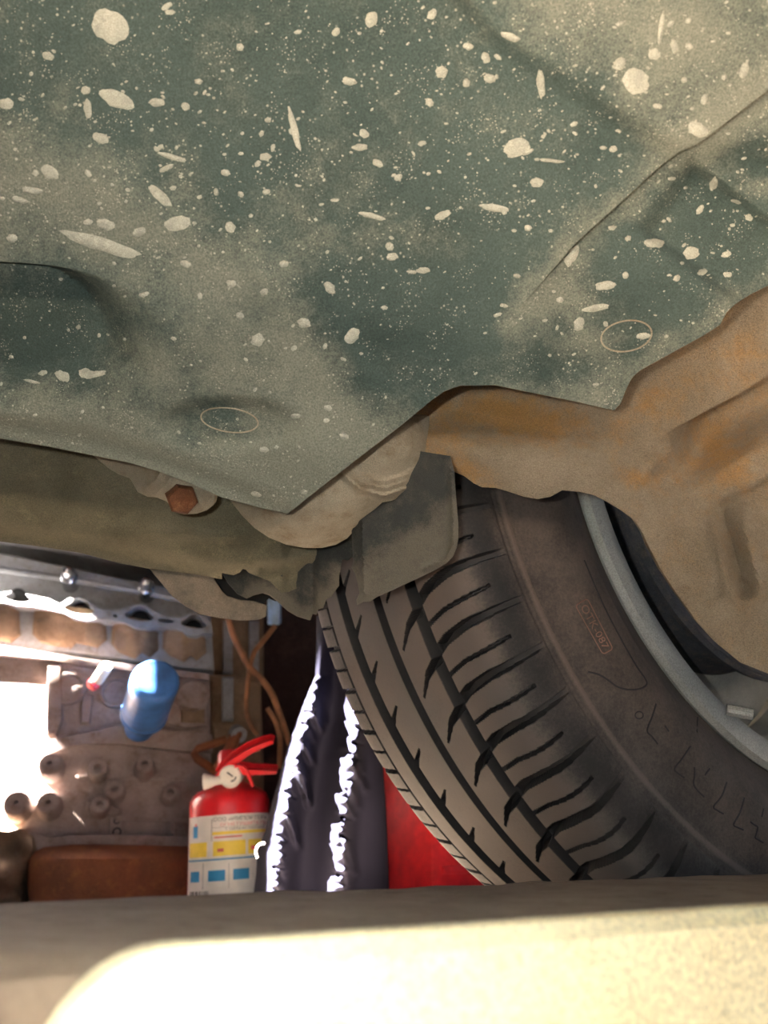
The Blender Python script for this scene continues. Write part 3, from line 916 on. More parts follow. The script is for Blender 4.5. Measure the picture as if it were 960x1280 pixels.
tv, tf, _ = text_mesh('OTK-087')
mb.put([stamp(.07 + .86 * u, .22 + .56 * v, .0004) for u, v in tv], [t[::-1] for t in tf])
mb.build('sidewall_stamp', M['mark'], wheel, 80)
# moulded lines and outlined lettering
mb = MB()
LINES = [[(730, 700), (752, 752), (775, 797), (795, 832), (806, 848), (808, 856), (800, 861), (785, 862), (771, 858), (760, 850), (748, 843), (735, 840)],
         [(820, 880), (815, 896), (809, 913), (815, 921), (822, 930)], [(831, 907), (836, 914)], [(872, 897), (871, 915)],
         [(863, 933), (852, 949), (843, 961), (848, 967), (855, 972)], [(868, 959), (868, 970), (867, 980), (872, 988), (880, 996)], [(887, 961), (881, 969)],
         [(908, 978), (902, 995), (892, 1008), (897, 1013), (904, 1017)], [(930, 997), (925, 1015), (917, 1030), (922, 1034), (929, 1037)], [(954, 1011), (952, 1021)],
         [(938, 1027), (943, 1031), (947, 1034), (945, 1043), (944, 1047), (949, 1050), (954, 1053)]]
for l in LINES: mb.tube([wall_hit(x, y, -.0001) for x, y in catmull(l, 5)], .00058, 5)
mb.tube([wall_hit(799 + 5 * math.cos(t), 894 + 4.5 * math.sin(t), -.0001) for t in np.linspace(0, 6.29, 17)], .0004, 5)
mb.build('sidewall_lettering', M['line'], wheel, 80)

rim = MB().lathe(WX, AX, [(.1925, .0705), (.1940, .0745), (.1925, .0785), (.1880, .0795), (.1800, .0775), (.1770, .0745), (.1755, .066), (.1740, .050), (.1690, .044), (.1600, .036), (.1590, -.02), (.1680, -.034), (.1760, -.06), (.1940, -.074),
                          (.1930, -.079), (.174, -.062), (.166, -.036), (.157, -.022), (.154, -.018), (.157, .036), (.166, .047), (.172, .06)], 160, False)
rim.build('rim', M['rim'], wheel, 40)
dm = MB().lathe(WX, AX, [(.157, -.028), (.150, -.022), (.11, -.004), (.10, -.010), (.07, -.012), (.07, -.016), (.10, -.016), (.11, -.010), (.15, -.028)], 72, False)
dm.build('wheel_disc', M['rim'], wheel, 30)
MB().lathe(WX, AX, [(.0, .040), (.06, .040), (.062, .044), (.100, .044), (.108, .036), (.110, -.004), (.09, -.008), (0, -.008)], 72, False).build('brake_drum', M['brake'], wheel, 30)
MB().lathe(WX, AX, [(0, .050), (.030, .050), (.034, .046), (.118, .046), (.122, .049), (.124, .046), (.122, .041), (0, .041)], 72, False).build('backing_plate', M['brake'], wheel, 30)
pin = MB(); pin.tube([P(908, 887, .40), P(925, 890, .398), P(941, 893, .396)], [.003, .0032, .003], 10)
pin.build('brake_pipe_fitting', M['rim'], car, 30)

# ---- the rest of the body above and around, where the lens does not look: it shades the place
hb = MB()
hb.box(carpt(.72, -.35, .62), AX, VX, UP, .82, 1.05, .012, 0)                   # floor of the engine bay and cabin
hb.box(carpt(.72, .62, .62), AX, VX, UP, .78, .08, .18, .3)                     # bumper beam above the view
hb.build('body_shell', M['hull'], car)
aw = MB()                                                                        # fender around the wheel opening
vs = []; fs = []
N_ = 36
for k in range(N_ + 1):
    t = math.pi * (k / N_) ; c_, s_ = math.cos(t), math.sin(t)
    for (a, r_) in ((-.105, .345), (-.105, .47), (-.100, .47), (-.100, .345)):
        vs.append(carpt(a, r_ * c_, .29 + r_ * s_ * (1 if r_ < .4 else 1.05)))
for k in range(N_):
    for j in range(4): fs.append((k * 4 + j, k * 4 + (j + 1) % 4, k * 4 + 4 + (j + 1) % 4, k * 4 + 4 + j))
fs += [(0, 1, 2, 3), (N_ * 4 + 3, N_ * 4 + 2, N_ * 4 + 1, N_ * 4)]
aw.put(vs, fs).build('fender', M['hull'], car)
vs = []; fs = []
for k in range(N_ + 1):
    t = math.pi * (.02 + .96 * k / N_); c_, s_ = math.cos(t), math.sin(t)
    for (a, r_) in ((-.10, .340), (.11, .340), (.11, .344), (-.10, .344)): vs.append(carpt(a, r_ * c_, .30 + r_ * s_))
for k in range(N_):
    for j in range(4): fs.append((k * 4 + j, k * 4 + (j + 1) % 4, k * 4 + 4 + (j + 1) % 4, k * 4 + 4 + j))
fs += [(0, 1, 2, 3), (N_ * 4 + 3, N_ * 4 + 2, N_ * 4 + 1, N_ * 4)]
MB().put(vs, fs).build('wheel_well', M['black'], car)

# ================================================================== engine standing on the floor beyond the kerb
EU = np.array([.97, .243, 0.]); EU /= np.linalg.norm(EU); EN = np.array([EU[1], -EU[0], 0.]); EO = P(150, 900, 1.0)
engine = root('engine', (EO[0], EO[1] + .12, 0), 'dismantled grey engine with silver head and rusty pan standing behind the fire extinguisher', 'engine')


def on_engine(px, py, h=0.):
    r = ray(px, py); o = np.array([0, 0, OFF]); t = ((EO + EN * h - o) @ EN) / (r @ EN); return o + r * t


def eprism(mb, outline, h0, h1, bev=.0, holes=(), hole_floor=None):
    """outline (seen at height h1) pushed back to h0; chamfered rim; optional real holes with a floor"""
    top = [on_engine(x, y, h1) for x, y in outline]
    if holes or len(outline) > 24:
        q, tri = cdt_fill(outline, 9, holes)
        fr = np.array([on_engine(x, y, h1) for x, y in q]); bk = fr + EN * ((hole_floor if hole_floor is not None else h0) - h1)
        V, F = solid(q, tri, fr, bk); mb.put(V, F)
        return mb
    n = len(top); c = np.mean(top, axis=0); v = []
    ins = [p + (c - p) / np.linalg.norm(c - p) * bev for p in top]
    v = [p + EN * (h0 - h1) for p in top] + [p - EN * bev for p in top] + ins
    f = []
    for l in (0, 1):
        f += [(l * n + i, l * n + (i + 1) % n, (l + 1) * n + (i + 1) % n, (l + 1) * n + i) for i in range(n)]
    f += [tuple(range(2 * n, 3 * n)), tuple(range(n))[::-1]]
    return mb.put(v, f)


def circ(cx, cy, rx, ry=None, n=20): return [(cx + rx * math.cos(2 * math.pi * k / n), cy + (ry or rx) * math.sin(2 * math.pi * k / n)) for k in range(n)]


def boss(mb, px, py, r, h, hole, tilt=(0, 0, 0), h0=0.):
    ax = EN + np.array(tilt); ax /= np.linalg.norm(ax); c = on_engine(px, py, h0 + h) - ax * h
    mb.lathe(c, ax, [(r * 1.18, -.012), (r * 1.12, h * .5), (r, h - .002), (r - .002, h), (hole, h), (hole * .95, h - .012), (0.0005, h - .012)], 20)


# cylinder block
blk = MB()
eprism(blk, [(-230, 806), (100, 820), (235, 838), (262, 842), (266, 1058), (150, 1056), (-230, 1075)], -.26, 0, .004)
blk.build('cylinder_block', M['iron'], engine)
rb = MB()
for ol, h in (([(-110, 800), (0, 806), (60, 815), (110, 823), (200, 835), (262, 842), (262, 850), (200, 843), (110, 833), (60, 824), (0, 818), (-110, 812)], .016),
              ([(-110, 1052), (40, 1040), (60, 1046), (90, 1041), (150, 1043), (238, 1046), (238, 1058), (150, 1056), (90, 1056), (50, 1062), (-110, 1076)], .022),
              ([(60, 826), (75, 828), (78, 900), (70, 920), (58, 920), (58, 860)], .012),
              ([(145, 905), (236, 915), (266, 918), (266, 940), (236, 940), (145, 930), (100, 930), (60, 940), (60, 925)], .014),
              ([(94, 969), (240, 972), (240, 976), (94, 973)], .006), ([(144, 1020), (240, 1023), (240, 1028), (152, 1027), (144, 1026)], .010),
              ([(211, 1024), (218, 1024), (218, 1045), (211, 1045)], .010), ([(136, 1019), (154, 1019), (154, 1046), (136, 1046)], .006),
              ([(196, 868), (222, 850), (258, 852), (260, 908), (232, 912), (205, 905)], .008),
              ([(160, 835), (172, 836), (172, 902), (160, 900)], .008), ([(105, 866), (116, 868), (112, 905), (100, 905)], .008)):
    eprism(rb, ol, -.005, h, .003)
rb.build('block_rib', M['iron'], engine)
# core plugs and the square pad
for cx, cy, r in ((86, 861, .0175), (241, 872, .018), (145, 866, .016)):
    c = on_engine(cx, cy, 0); m = MB(); m.lathe(c, EN, [(r * 1.25, -.005), (r * 1.25, .008), (r * 1.15, .010), (r, .010), (r * .92, .004), (.0006, .004)], 28); m.build('core_plug', M['iron'], engine)
m = MB(); eprism(m, [(226, 884), (256, 886), (256, 904), (226, 903)], -.004, .010, .002); m.build('mounting_pad', M['grime'], engine)
# bolt bosses, each with its hole
for (x, y, r, h, hl) in ((62, 954, .013, .030, .0032), (60, 1003, .013, .026, .0032), (20, 1003, .014, .030, .003), (122, 959, .011, .026, .0045), (181, 954.5, .011, .032, .0042), (143, 986, .0115, .022, .0045), (125, 1005, .0105, .024, .004), (213, 991, .0105, .018, .0045)):
    m = MB(); boss(m, x, y, r, h, hl, (.0, 0, .22)); m.build('bolt_boss', M['iron'], engine)
for (x, y, r) in ((146, 1026, .0026), (146, 1040, .0036)):
    m = MB(); m.lathe(on_engine(x, y, .0065), EN, [(r * 1.5, -.002), (r * 1.5, .0005), (r, .0005), (r * .9, -.006), (.0003, -.006)], 14); m.build('bolt_hole', M['black'], engine)  # hole coloured black for the shade inside it
m = MB(); eprism(m, [(108, 1001), (132, 1000), (152, 1012), (150, 1019), (110, 1020), (106, 1012)], -.005, .012, .003); m.build('boss_web', M['iron'], engine)

# cylinder head, intake flange with clover shaped ports
hd = MB(); eprism(hd, [(-230, 690), (0, 690), (262, 745), (268, 838), (235, 836), (100, 818), (-230, 802)], -.16, .0, .004); hd.build('cylinder_head', M['alu'], engine)


def clover(cx, cy, s=1.):
    o = []
    for k in range(28):
        t = 2 * math.pi * k / 28
        r = 1 + .0 * math.cos(t); x = 19 * s * math.cos(t); y = 6.2 * s * math.sin(t)
        if math.sin(t) < -.55: y -= 7.5 * s * ((-math.sin(t) - .55) / .45) ** .7; x *= .8
        o.append((cx + x + y * -.15, cy + y + x * .13))
    return o


def slot(cx, cy, w_, h_): return [(cx + w_ * math.cos(t) * (1 if abs(math.cos(t)) > .3 else 1), cy + h_ * math.sin(t) + w_ * math.cos(t) * .13) for t in np.linspace(0, 2 * math.pi, 14)[:-1]]


top_e = [(-110, 728), (-40, 735), (0, 741), (18, 738), (30, 742), (60, 748), (75, 755), (86, 747), (100, 746), (112, 752), (128, 763), (150, 764), (163, 756), (178, 755), (190, 762), (204, 770), (224, 772), (236, 766), (250, 768), (264, 778)]
bot_e = [(266, 792), (254, 791), (246, 795), (236, 794), (228, 788), (208, 784), (194, 783), (184, 786), (168, 784), (156, 778), (140, 776), (122, 774), (108, 776), (92, 772), (80, 766), (62, 762), (40, 758), (22, 757), (5, 753), (-30, 750), (-110, 742)]
holes = [clover(22, 747, .85), clover(99, 761), clover(174, 770, .95), clover(242, 780, .85), slot(62, 755, 11, 2.2), slot(207, 776, 10, 2.5), slot(144, 770, 3, 2.2)]
fl_ = MB(); eprism(fl_, top_e + bot_e, .0, .034, 0, holes, .004); fl_.build('intake_flange', M['alu'], engine, 40)
for hh in holes: eprism(MB(), [(q[0], q[1]) for q in hh], .003, .008, 0).build('intake_port', M['black'], engine)  # port floors coloured black for the shade inside
# brown port humps under the flange
for i, (x0, x1, y0, y1) in enumerate(((-70, 24, 752, 800), (43, 132, 760, 806), (141, 197, 776, 818), (204, 256, 786, 822))):
    q, tri = cdt_fill([(x0, y0), (x1, y0 + (x1 - x0) * .1), (x1 + 2, y1 - 6), (x1 - 10, y1 + 4), ((x0 + x1) / 2 + 8, y1 - 2), ((x0 + x1) / 2, y1 + 6), (x0 + 8, y1 - 2), (x0 - 1, y1 - 12)], 4)
    u = (q[:, 0] - x0) / (x1 - x0); vv_ = (q[:, 1] - y0) / (y1 - y0)
    hgt = .004 + .026 * np.sqrt(np.clip(1 - (2 * u - 1) ** 2, 0, 1)) * np.clip(1.05 - vv_, 0, 1) ** .6 - .006 * gauss(np.stack([u, vv_], 1), .62, .5, .10, .5) + .005 * np.sin(u * 9 + i) * (vv_ > .4)
    base = np.array([on_engine(a, b, 0) for a, b in q])
    V, F = solid(q, tri, base + EN * hgt[:, None], base - EN * .005); MB().put(V, F).build('intake_runner', M['grime'], engine, 50)
# cam cover, cover seam rod and the two acorn nuts
cc = MB()
a_, b_ = on_engine(-120, 655, -.05), on_engine(275, 715, -.05)
v = []; f = []
pr = [(-.10, -.02), (.050, -.02), (.052, .012), (.040, .040), (.012, .060), (-.10, .064)]
for e in (a_, b_):
    for (h, z) in pr: v.append(e + EN * h + UP * z)
k = len(pr); f = [(i, (i + 1) % k, (i + 1) % k + k, i + k) for i in range(k)] + [tuple(range(k))[::-1], tuple(range(k, 2 * k))]
cc.put(v, f).build('cam_cover', M['alu'], engine)
rd = MB(); rd.tube([on_engine(x, y, .022) for x, y in ((-100, 703), (-20, 710), (0, 712), (85, 724), (183, 741), (268, 757))], .0045, 10); rd.build('fuel_rail', M['alu'], engine)
for (x, y) in ((87, 725), (183, 738)):
    m = MB(); m.lathe(on_engine(x, y, .02), EN + UP * .15, [(.010, -.02), (.011, .004), (.0115, .012), (.010, .014), (.0085, .016), (.0085, .024), (.006, .030), (.0006, .033)], 20); m.build('acorn_nut', M['chrome'], engine)

# oil pan
pn = [(40, 1068), (60, 1058), (90, 1051), (150, 1052), (236, 1054), (240, 1080), (240, 1134), (44, 1140), (38, 1105)]
q, tri = cdt_fill(pn, 6); hh = .012 + .045 * np.clip((1 - ((q[:, 0] - 140) / 105) ** 2), 0, 1) ** .5 * sstep(q[:, 1], 1050, 1072)
base = np.array([on_engine(a, b, 0) for a, b in q]); base[:, 2] = np.maximum(base[:, 2], .002)
V, F = solid(q, tri, base + EN * hh[:, None], base - EN * .2); MB().put(V, F).build('oil_pan', M['pan'], engine, 50)
# gearbox end at the left foot of the block
gb = [(-110, 1040), (0, 1038), (20, 1040), (32, 1036), (46, 1046), (50, 1062), (40, 1075), (30, 1100), (32, 1136), (-110, 1150)]
q, tri = cdt_fill(gb, 5); hh = .03 + .02 * np.sin(q[:, 0] / 11.) * np.sin(q[:, 1] / 9.) + .03 * gauss(q, 5, 1090, 30, 40)
base = np.array([on_engine(a, b, 0) for a, b in q]); base[:, 2] = np.maximum(base[:, 2], .002)
V, F = solid(q, tri, base + EN * hh[:, None], base - EN * .1); MB().put(V, F).build('bell_housing', M['grime'], engine, 50)

# oil filter
RT_ = np.array([1., 0, 0]); TU = np.array([0, -SP, CP]); TF = np.array([0, -CP, -SP])     # right, up, towards the lens
fb = P(180, 893, .955); fax = P(195, 849, .90) - fb; fl = np.linalg.norm(fax) / .0685; fax /= np.linalg.norm(fax)
m = MB(); m.lathe(fb, fax, [(r_, z_ * fl) for r_, z_ in [(.018, -.03), (.022, -.004), (.0275, -.002), (.029, .001), (.029, .004), (.0275, .006), (.0283, .014), (.0283, .062), (.0275, .066), (.025, .069), (.023, .0695), (.020, .0688), (.010, .0685), (.0006, .0685)]], 48)
m.build('oil_filter', M['blue'], engine, 30)
# pressure sensor: white socket with a red plug
m = MB(); c0, c1 = P(122, 850, .955), P(134, 832, .935); m.tube([c0, c0 + (c1 - c0) * .8, c1], [.0075, .0075, .0062], 14); m.build('sensor_socket', M['white'], engine)
m = MB(); c0 = P(119, 853, .955); m.lathe(c0, -(c1 - c0) * .4 + TF * .02, [(.006, -.004), (.008, .002), (.007, .008), (.003, .010)], 16); m.build('sensor_plug', M['redplastic'], engine)
# right-hand end: timing side with brackets, ledge and pulley parts
te = MB()
eprism(te, [(262, 842), (300, 846), (326, 850), (330, 960), (330, 1136), (268, 1136)], -.22, -.03, .004)
eprism(te, [(266, 905), (328, 905), (328, 925), (266, 925)], -.05, -.01, .003)
eprism(te, [(262, 770), (330, 770), (330, 850), (262, 846)], -.18, -.05, .004)
te.build('timing_side', M['grime'], engine)
te = MB()
for x in (285, 318): eprism(te, [(x - 6, 775), (x + 6, 775), (x + 6, 840), (x - 6, 840)], -.07, -.035, .003)
eprism(te, [(278, 846), (292, 846), (292, 900), (278, 900)], -.05, -.015, .003)
te.build('timing_rib', M['alu'], engine)
br = MB()
br.tube([on_engine(296, 915, .03), on_engine(288, 935, .035), on_engine(272, 962, .03)], [.008, .0085, .008], 8)
br.tube([on_engine(272, 966, .03), on_engine(246, 948, .02), on_engine(243, 942, .02), on_engine(247, 936, .02), on_engine(283, 924, .02)], .0052, 8)
br.build('bracket_arm', M['pan'], engine)
m = MB(); m.lathe(on_engine(297, 917, .03), RT_ * .5 + TF, [(.010, -.008), (.0105, .0), (.0105, .008), (.0045, .0085), (.0045, .0)], 18); m.build('bracket_eye', M['alu'], engine)

# ================================================================== fire extinguisher
XC = P(285.5, 1000, .86); XC[2] = 0
ext = root('fire_extinguisher', XC, 'small red fire extinguisher with printed paper label standing beside the engine', 'extinguisher')
XR = 48.5 / 960 * .86
zt = P(285, 1004, .86)[2]        # shoulder height
zn = P(285, 985, .86)[2]
m = MB(); m.lathe(XC, UP, [(XR * .86, .0), (XR, .006), (XR, zt - .006), (XR * .985, zt + .001), (XR * .93, zt + .006), (XR * .80, zt + .0105), (XR * .55, zt + .0155), (XR * .40, zt + .019), (XR * .36, zt + .024), (XR * .36, zt + .028)], 64)
m.build('cylinder', M['red'], ext, 40)


def xlab(px, z, lift):     # a point on the drum, px measured across its front in picture pixels
    s_ = np.clip((px - 285.5) / 48.5, -.999, .999); t = math.asin(s_)
    vd = np.array([XC[0], XC[1], 0]); vd /= np.linalg.norm(vd); rt = np.array([vd[1], -vd[0], 0])
    return np.array([XC[0], XC[1], 0]) + rt * (XR + lift) * math.sin(t) - vd * (XR + lift) * math.cos(t) + UP * z


def zpx(py): return P(285, py, .86 - XR)[2]


def patch(mb, x0, y0, x1, y1, lift, n=None):
    n = n or max(2, int(abs(x1 - x0) / 3)); v = []
    for k in range(n + 1):
        x = x0 + (x1 - x0) * k / n; v += [xlab(x, zpx(y0), lift), xlab(x, zpx(y1), lift)]
    for k in range(n + 1):
        x = x0 + (x1 - x0) * k / n; v += [xlab(x, zpx(y0), lift - .0003), xlab(x, zpx(y1), lift - .0003)]
    N = 2 * (n + 1); f = []
    for k in range(n):
        a = 2 * k; f += [(a, a + 1, a + 3, a + 2), (N + a, N + a + 2, N + a + 3, N + a + 1), (a, a + 2, N + a + 2, N + a), (a + 1, N + a + 1, N + a + 3, a + 3)]
    f += [(0, N, N + 1, 1), (2 * n, 2 * n + 1, N + 2 * n + 1, N + 2 * n)]
    return mb.put(v, f)


m = MB(); patch(m, 238.2, 1022, 332.8, 1131, .0004, 40); m.build('paper_label', M['label'], ext, 60)
m = MB()
for (a, b) in ((240, 260), (267, 304), (307, 332)): patch(m, a, 1055, b, 1073, .0007)
patch(m, 266, 1043, 332, 1047, .0007); m.build('yellow_panel', M['yellow'], ext, 60)
m = MB(); patch(m, 239, 1076, 332, 1078, .0007, 30)
for (a, b) in ((242, 252), (262, 281), (290, 308)): patch(m, a, 1090, b, 1103, .0007)
patch(m, 244, 1034, 249, 1049, .0007); m.build('blue_pictogram', M['bluep'], ext, 60)
m = MB()
for (a, y, b, y2) in ((265, 1027, 265.5, 1054), (256, 1080, 256.4, 1112), (266, 1037.6, 330, 1038), (285, 1082, 285.4, 1112)): patch(m, a, y, b, y2, .0007)
for k in range(11): patch(m, 242 + k * 2.0, 1114, 242 + k * 2.0 + random.choice((.5, .9, 1.3)), 1129, .0007)
tvv, tff, _ = text_mesh('ООО «ИМПОРТЕР»'); m.put([xlab(267 + 62 * u, zpx(1030 - 5.0 * v_), .0008) for u, v_ in tvv], tff)
tvv, tff, _ = text_mesh('с зарядом порошка'); m.put([xlab(281 + 45 * u, zpx(1042.4 - 3.2 * v_), .0008) for u, v_ in tvv], tff)
m.build('black_lettering', M['inkb'], ext, 60)['kind'] = 'stuff'
m = MB()
tvv, tff, _ = text_mesh('ОГНЕТУШИТЕЛЬ'); m.put([xlab(275 + 54 * u, zpx(1036.6 - 4.2 * v_), .0008) for u, v_ in tvv], tff)
patch(m, 246, 1031, 248, 1035, .0008); patch(m, 272, 1064, 279, 1068, .0009); patch(m, 310, 1063, 318, 1068, .0009); patch(m, 268, 1049, 300, 1051, .0007)
m.build('red_lettering', M['inkr'], ext, 60)['kind'] = 'stuff'
HD = .835
m = MB(); m.lathe(np.array([XC[0], XC[1], zt + .024]), UP, [(.016, 0), (.017, .004), (.014, .006), (.014, .026), (.012, .030)], 24); m.build('valve_body', M['red'], ext, 40)
m = MB(); m.lathe(P(288.5, 974, HD), TF * .95 + RT_ * -.1 + TU * .1, [(.0118, -.012), (.0122, .0), (.0122, .003), (.0105, .0042), (.0104, .0030), (.0006, .0030)], 32); m.build('gauge', M['white'], ext, 30)
m = MB(); m.tube([P(284, 969, HD - .0115 + .008), P(291, 975, HD - .0115 + .008)], .0008, 6)
m.tube([P(288.5 + 6.5 * math.cos(t), 974 + 6.5 * math.sin(t), HD - .0035) for t in np.linspace(.2, 1.6, 8)], .0010, 6); m.build('gauge_needle', M['inkb'], ext)
m = MB(); m.tube([P(277, 978, HD), P(268, 978.5, HD), P(266, 978.5, HD), P(255, 979, HD)], [.0046, .0050, .0062, .0088], 20); m.build('nozzle', M['white'], ext, 50)


def lever(name, pts, wid, th, twist):
    v = []; f = []; n = len(pts)
    for i, (x, y, d) in enumerate(pts):
        c = P(x, y, d); a, b = P(*pts[max(i - 1, 0)]), P(*pts[min(i + 1, n - 1)]); t = (b - a) / np.linalg.norm(b - a)
        e1 = TF * math.cos(twist) + np.cross(t, TF) * math.sin(twist); e1 /= np.linalg.norm(e1); e2 = np.cross(t, e1)
        for (p, q_) in ((-1, -1), (-1, .6), (-.6, 1), (.6, 1), (1, .6), (1, -1), (.8, -1), (.8, .4), (-.8, .4), (-.8, -1)): v.append(c + e1 * wid[i] * p + e2 * th[i] * q_)
    k = 10
    for i in range(n - 1): f += [(i * k + j, i * k + (j + 1) % k, (i + 1) * k + (j + 1) % k, (i + 1) * k + j) for j in range(k)]
    f += [tuple(range(k))[::-1], tuple((n - 1) * k + j for j in range(k))]
    return MB().put(v, f).build(name, M['redplastic'], ext, 30)


lever('squeeze_lever', [(275, 972, HD + .01), (281, 963, HD + .01), (295, 952, HD + .008), (312, 942, HD + .006), (330, 935, HD + .004), (342, 932, HD + .003), (345, 933, HD + .003)], [.008, .009, .009, .009, .0088, .0075, .006], [.0055, .005, .005, .0042, .0035, .0026, .002], .25)
lever('carry_handle', [(284, 966, HD + .012), (300, 965, HD + .01), (316, 968, HD + .008), (332, 969, HD + .006), (347, 970, HD + .005)], [.008, .009, .009, .009, .008], [.0045, .005, .004, .003, .0022], .1)
m = MB(); m.tube([P(x, y, HD - .004) for x, y in catmull([(294, 962), (303, 963), (309, 970), (312, 980), (315, 989)], 5)], .0020, 8); m.build('safety_strap', M['redplastic'], ext)

ext.rotation_euler.y = R(-4); ext.location.x += .009; ext.location.z = .003

# ================================================================== hanging navy garment, red boxes, cables, box, walls
GD = .69
jk = root('navy_jacket', P(405, 1140, GD), 'navy blue work jacket hanging in sunlit folds between the fire extinguisher and the tyre', 'jacket'); jk.location.z = 0
NU, NV = 150, 260
Lx = np.array([(760, 396), (845, 394), (880, 379), (920, 364), (960, 352), (1000, 341), (1040, 331), (1060, 322), (1090, 320), (1160, 312)], float)
Rx = np.array([(760, 470), (845, 470), (900, 474), (1000, 482), (1090, 486), (1160, 488)], float)
uu, vv_ = np.meshgrid(np.linspace(0, 1, NU), np.linspace(0, 1, NV)); yy = 770 + vv_ * 385
lx = np.interp(yy, Lx[:, 0], Lx[:, 1]); rx = np.interp(yy, Rx[:, 0], Rx[:, 1]); xx = lx + (rx - lx) * uu
dd = np.full(xx.shape, GD) + .06 * (1 - np.sqrt(np.clip(1 - (2 * uu - 1) ** 2, 0, 1)))
r1 = np.interp(yy, [780, 870, 950, 1030, 1155], [400, 389, 369, 352, 341]); r2 = np.interp(yy, [780, 900, 950, 1030, 1155], [462, 452, 440, 430, 424])
for rr_, hgt, wl, wr in ((r1, .060, 16, 17), (r2, .060, 20, 10)):
    s_ = xx - rr_; dd -= hgt * np.where(s_ < 0, np.exp(-(s_ / wl) ** 2), np.exp(-(s_ / wr) ** 2))
# irregular creases bunching along the two ridges
def crease(x0, y0, x1, y1, wpx, h):
    global dd
    bx0, bx1, by0, by1 = min(x0, x1) - 4 * wpx, max(x0, x1) + 4 * wpx, min(y0, y1) - 4 * wpx, max(y0, y1) + 4 * wpx
    t = np.clip(((xx - x0) * (x1 - x0) + (yy - y0) * (y1 - y0)) / ((x1 - x0) ** 2 + (y1 - y0) ** 2), 0, 1)
    d2 = (xx - x0 - (x1 - x0) * t) ** 2 + (yy - y0 - (y1 - y0) * t) ** 2
    dd = dd - h * np.exp(-d2 / wpx ** 2) * (1 - .6 * t)


for rr_, y0_, st in ((r1, 850, 13), (r2, 890, 15)):
    y = y0_
    while y < 1140:
        x = float(np.interp(y, yy[:, 0], rr_[:, 0])); 
        L_ = random.uniform(6, 15); crease(x + random.uniform(-6, 4), y, x - L_, y + random.uniform(-7, 8), random.uniform(2.4, 4.6), random.uniform(.006, .014))
        if random.random() < .6:
            L_ = random.uniform(12, 42); crease(x + random.uniform(-2, 5), y, x + L_ * .32 + 3, y + L_, random.uniform(2.8, 5.2), random.uniform(.012, .024))
        if random.random() < .5: crease(x - 4, y + 4, x + 7, y + random.uniform(4, 12), random.uniform(1.5, 2.5), -random.uniform(.006, .014))
        y += random.uniform(.5, 1.3) * st
for (x0, y0, x1, y1, h) in ((392, 878, 401, 915, .02), (383, 930, 391, 955, .02), (378, 965, 386, 1008, .026), (358, 1000, 372, 1060, .02), (334, 1062, 342, 1130, .018), (448, 950, 440, 1000, .02)):
    q_ = np.stack([xx.ravel(), yy.ravel()], 1); t = np.clip((q_[:, 1] - y0) / (y1 - y0), 0, 1); cxl = x0 + (x1 - x0) * t
    m_ = np.exp(-((q_[:, 0] - cxl) / 4.5) ** 2) * sstep(q_[:, 1], y0 - 12, y0 + 8) * (1 - sstep(q_[:, 1], y1 - 10, y1 + 6)); dd -= h * m_.reshape(xx.shape)
V = np.array([P(x, y, d) for x, y, d in zip(xx.ravel(), yy.ravel(), dd.ravel())]); V[:, 2] = np.maximum(V[:, 2], .004 + 0 * V[:, 2])
idx = np.arange(NU * NV).reshape(NV, NU); n = NU * NV
fq = np.stack([idx[:-1, :-1], idx[:-1, 1:], idx[1:, 1:], idx[1:, :-1]], -1).reshape(-1, 4)
Bk = V + np.array([0, .03, 0])
per = [(idx[0, i], idx[0, i + 1]) for i in range(NU - 1)] + [(idx[i, -1], idx[i + 1, -1]) for i in range(NV - 1)] + [(idx[-1, i + 1], idx[-1, i]) for i in range(NU - 1)] + [(idx[i + 1, 0], idx[i, 0]) for i in range(NV - 1)]
F = [tuple(t) for t in fq.tolist()] + [tuple(q + n for q in t[::-1]) for t in fq.tolist()] + [(b, a, a + n, b + n) for a, b in per]
MB().put(np.vstack([V, Bk]), F).build('cloth', M['cloth'], jk, 80)
m = MB(); m.tube([P(x, y, GD - .055) for x, y in catmull([(331, 1054), (324, 1056), (320, 1063), (322, 1072)], 5)], .0010, 8); m.build('piping', M['white'], jk)


def canister(name, label, pts, d0, d1, mat):
    bx_ = [P(x, 1060, d0 + (d1 - d0) * i / (len(pts) - 1)) for i, x in enumerate(pts)]
    return bx_


cA, cB, cC = P(496, 1090, .93), P(540, 1090, .84), P(650, 1090, .93)
rc = root('red_canister', (cB[0], cB[1], 0), 'bright red plastic canister standing on the floor behind the tyre', 'canister')
e1 = cC - cB; e1[2] = 0; L1 = np.linalg.norm(e1); e1 /= L1; e2 = cA - cB; e2[2] = 0; L2 = np.linalg.norm(e2); e2 -= e1 * (e2 @ e1); e2 /= np.linalg.norm(e2)
hz = P(540, 985, .84)[2] / 2 + .02
cen = np.array([cB[0], cB[1], 0]) + e1 * L1 / 2 + e2 * L2 / 2
m = MB(); m.box(cen + UP * hz, e1, e2, UP, L1 / 2, L2 / 2, hz, .16); m.build('body', M['redplastic'], rc, 40)
m = MB()
for k in range(3): m.box(cen + UP * (hz * (.5 + .35 * k)) - e2 * L2 / 2, e1, e2, UP, L1 / 2 * .8, .003, .004, .3)
m.build('moulded_rib', M['redplastic'], rc)
m = MB(); m.tube([cen + e1 * t * L1 + UP * (2 * hz + .03 - (.03 if abs(t) > .22 else 0) - .003) for t in (-.25, -.2, 0, .2, .25)], .008, 10); m.build('grip', M['redplastic'], rc)

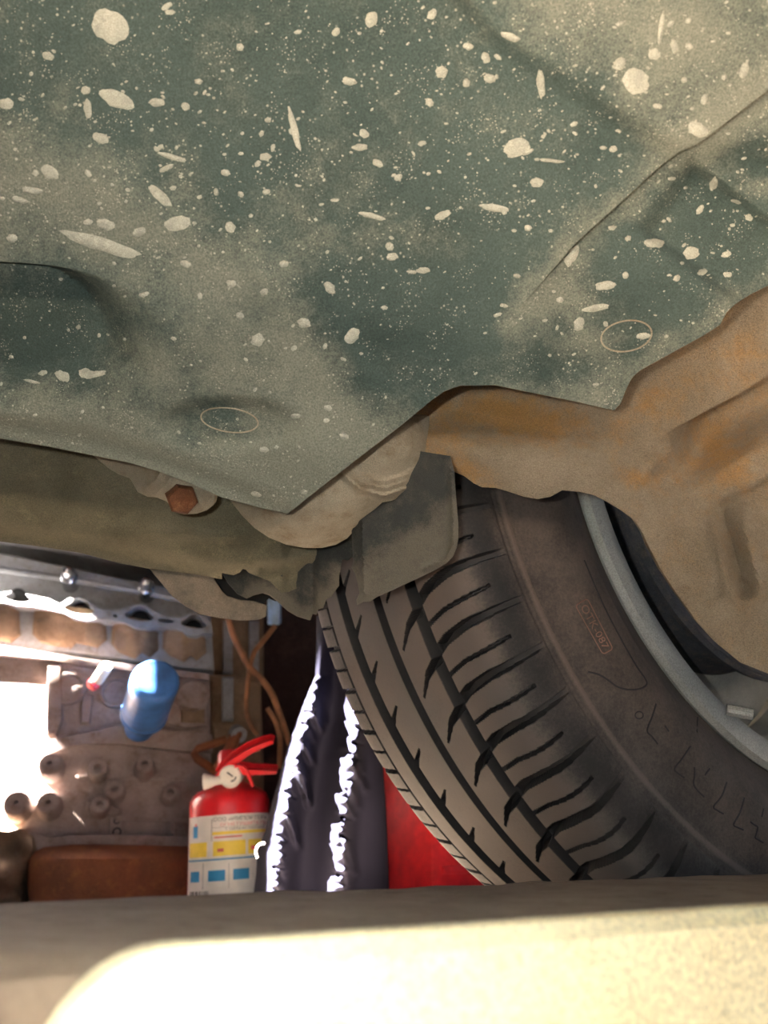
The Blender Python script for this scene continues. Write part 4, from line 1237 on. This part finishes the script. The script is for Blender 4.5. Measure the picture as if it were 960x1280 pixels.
for i, pts in enumerate(([(284, 768), (292, 795), (302, 815), (312, 834), (326, 848), (340, 868), (352, 900), (362, 930)], [(312, 834), (309, 860), (308, 888), (314, 908), (322, 918)], [(334, 885), (344, 902), (350, 925), (349, 960)], [(344, 782), (330, 800), (318, 815), (312, 834)])):
    lab = ('long brown cable curving down towards the navy jacket', 'brown cable branching straight down above the bracket', 'short brown cable at the lower right beside the jacket', 'brown cable running up to the pale blue box')[i]
    d = 1.0 if i != 2 else .98
    p3 = [P(x, y, d + .002 * i) for x, y in catmull(pts, 6)]; c = p3[-1]
    o = MB().tube(p3, .0042 if i == 0 else .0034, 8).build('cable', M['cable'], None, loc=c)
    o['label'] = lab; o['category'] = 'cable'; o['group'] = 'brown cables hanging at the end of the engine'

bb = P(343, 764, 1.06)
o = MB().box(bb, RT_, TF, TU, .0088, .008, .018, .3).build('blue_box', M['paleblue'], None, loc=bb)
o['label'] = 'small pale blue plastic box showing under the torn splash guard'; o['category'] = 'box'

# garage walls: planks of the back wall one by one, then an added wall that shapes the sun
BW = 1.62
back = struct(MB().box((0, BW + .06, 1.2), (1, 0, 0), (0, 1, 0), UP, 2.6, .03, 1.2, 0).build('wall_back', M['brownwall']))
base = None
for k in range(18):
    o_ = MB().box((-1.5 + k * .165, BW + .012 + .004 * (k % 2), 1.2), (1, 0, 0), (0, 1, 0), UP, .080, .016, 1.19, .2)
    if base is None: base = o_.build('plank', M['brownwall'], back)
    else:
        q = base.copy(); COL.objects.link(q); q.location.x += .165 * k; q.location.y += .004 * (k % 2)
struct(MB().box((1.15, -.6, 2.45), (1, 0, 0), (0, 1, 0), UP, 2.46, 2.6, .04, 0).build('ceiling', M['brownwall']))

# added unseen wall on the sunny side: gaps shaped to place the sun patches
GX = -1.3
ol = [(-2.6, .0), (1.66, .0), (1.66, 2.41), (-2.6, 2.41)]
gaps = [[(.60, .95), (.62, 1.12), (.34, 1.225), (.284, 1.312), (.226, 1.406), (.205, 1.420), (.248, 1.345), (.268, 1.28), (.266, 1.222), (.256, 1.222), (.245, 1.230), (.247, 1.163), (.266, 1.119), (.266, 1.09), (.29, 1.035)],
        [(.178, 1.352), (.182, 1.366), (.122, 1.412), (.116, 1.398)],
        [(.038, 1.441), (.061, 1.478), (.080, 1.478), (.080, 1.432), (.062, 1.418), (.045, 1.425)],
        [(-.238, 1.36), (-.298, 1.57), (-.35, 1.66), (-.43, 1.70), (-.50, 1.72), (-.51, 1.50), (-.40, 1.36)]]
q, tri = cdt_fill(ol, .3, gaps)
V, F = solid(q, tri, np.array([(GX, y, z) for y, z in q]), np.array([(GX - .002, y, z) for y, z in q]))
struct(MB().put(V, F).build('sun_mask_wall', M['brownwall'], None, 40))
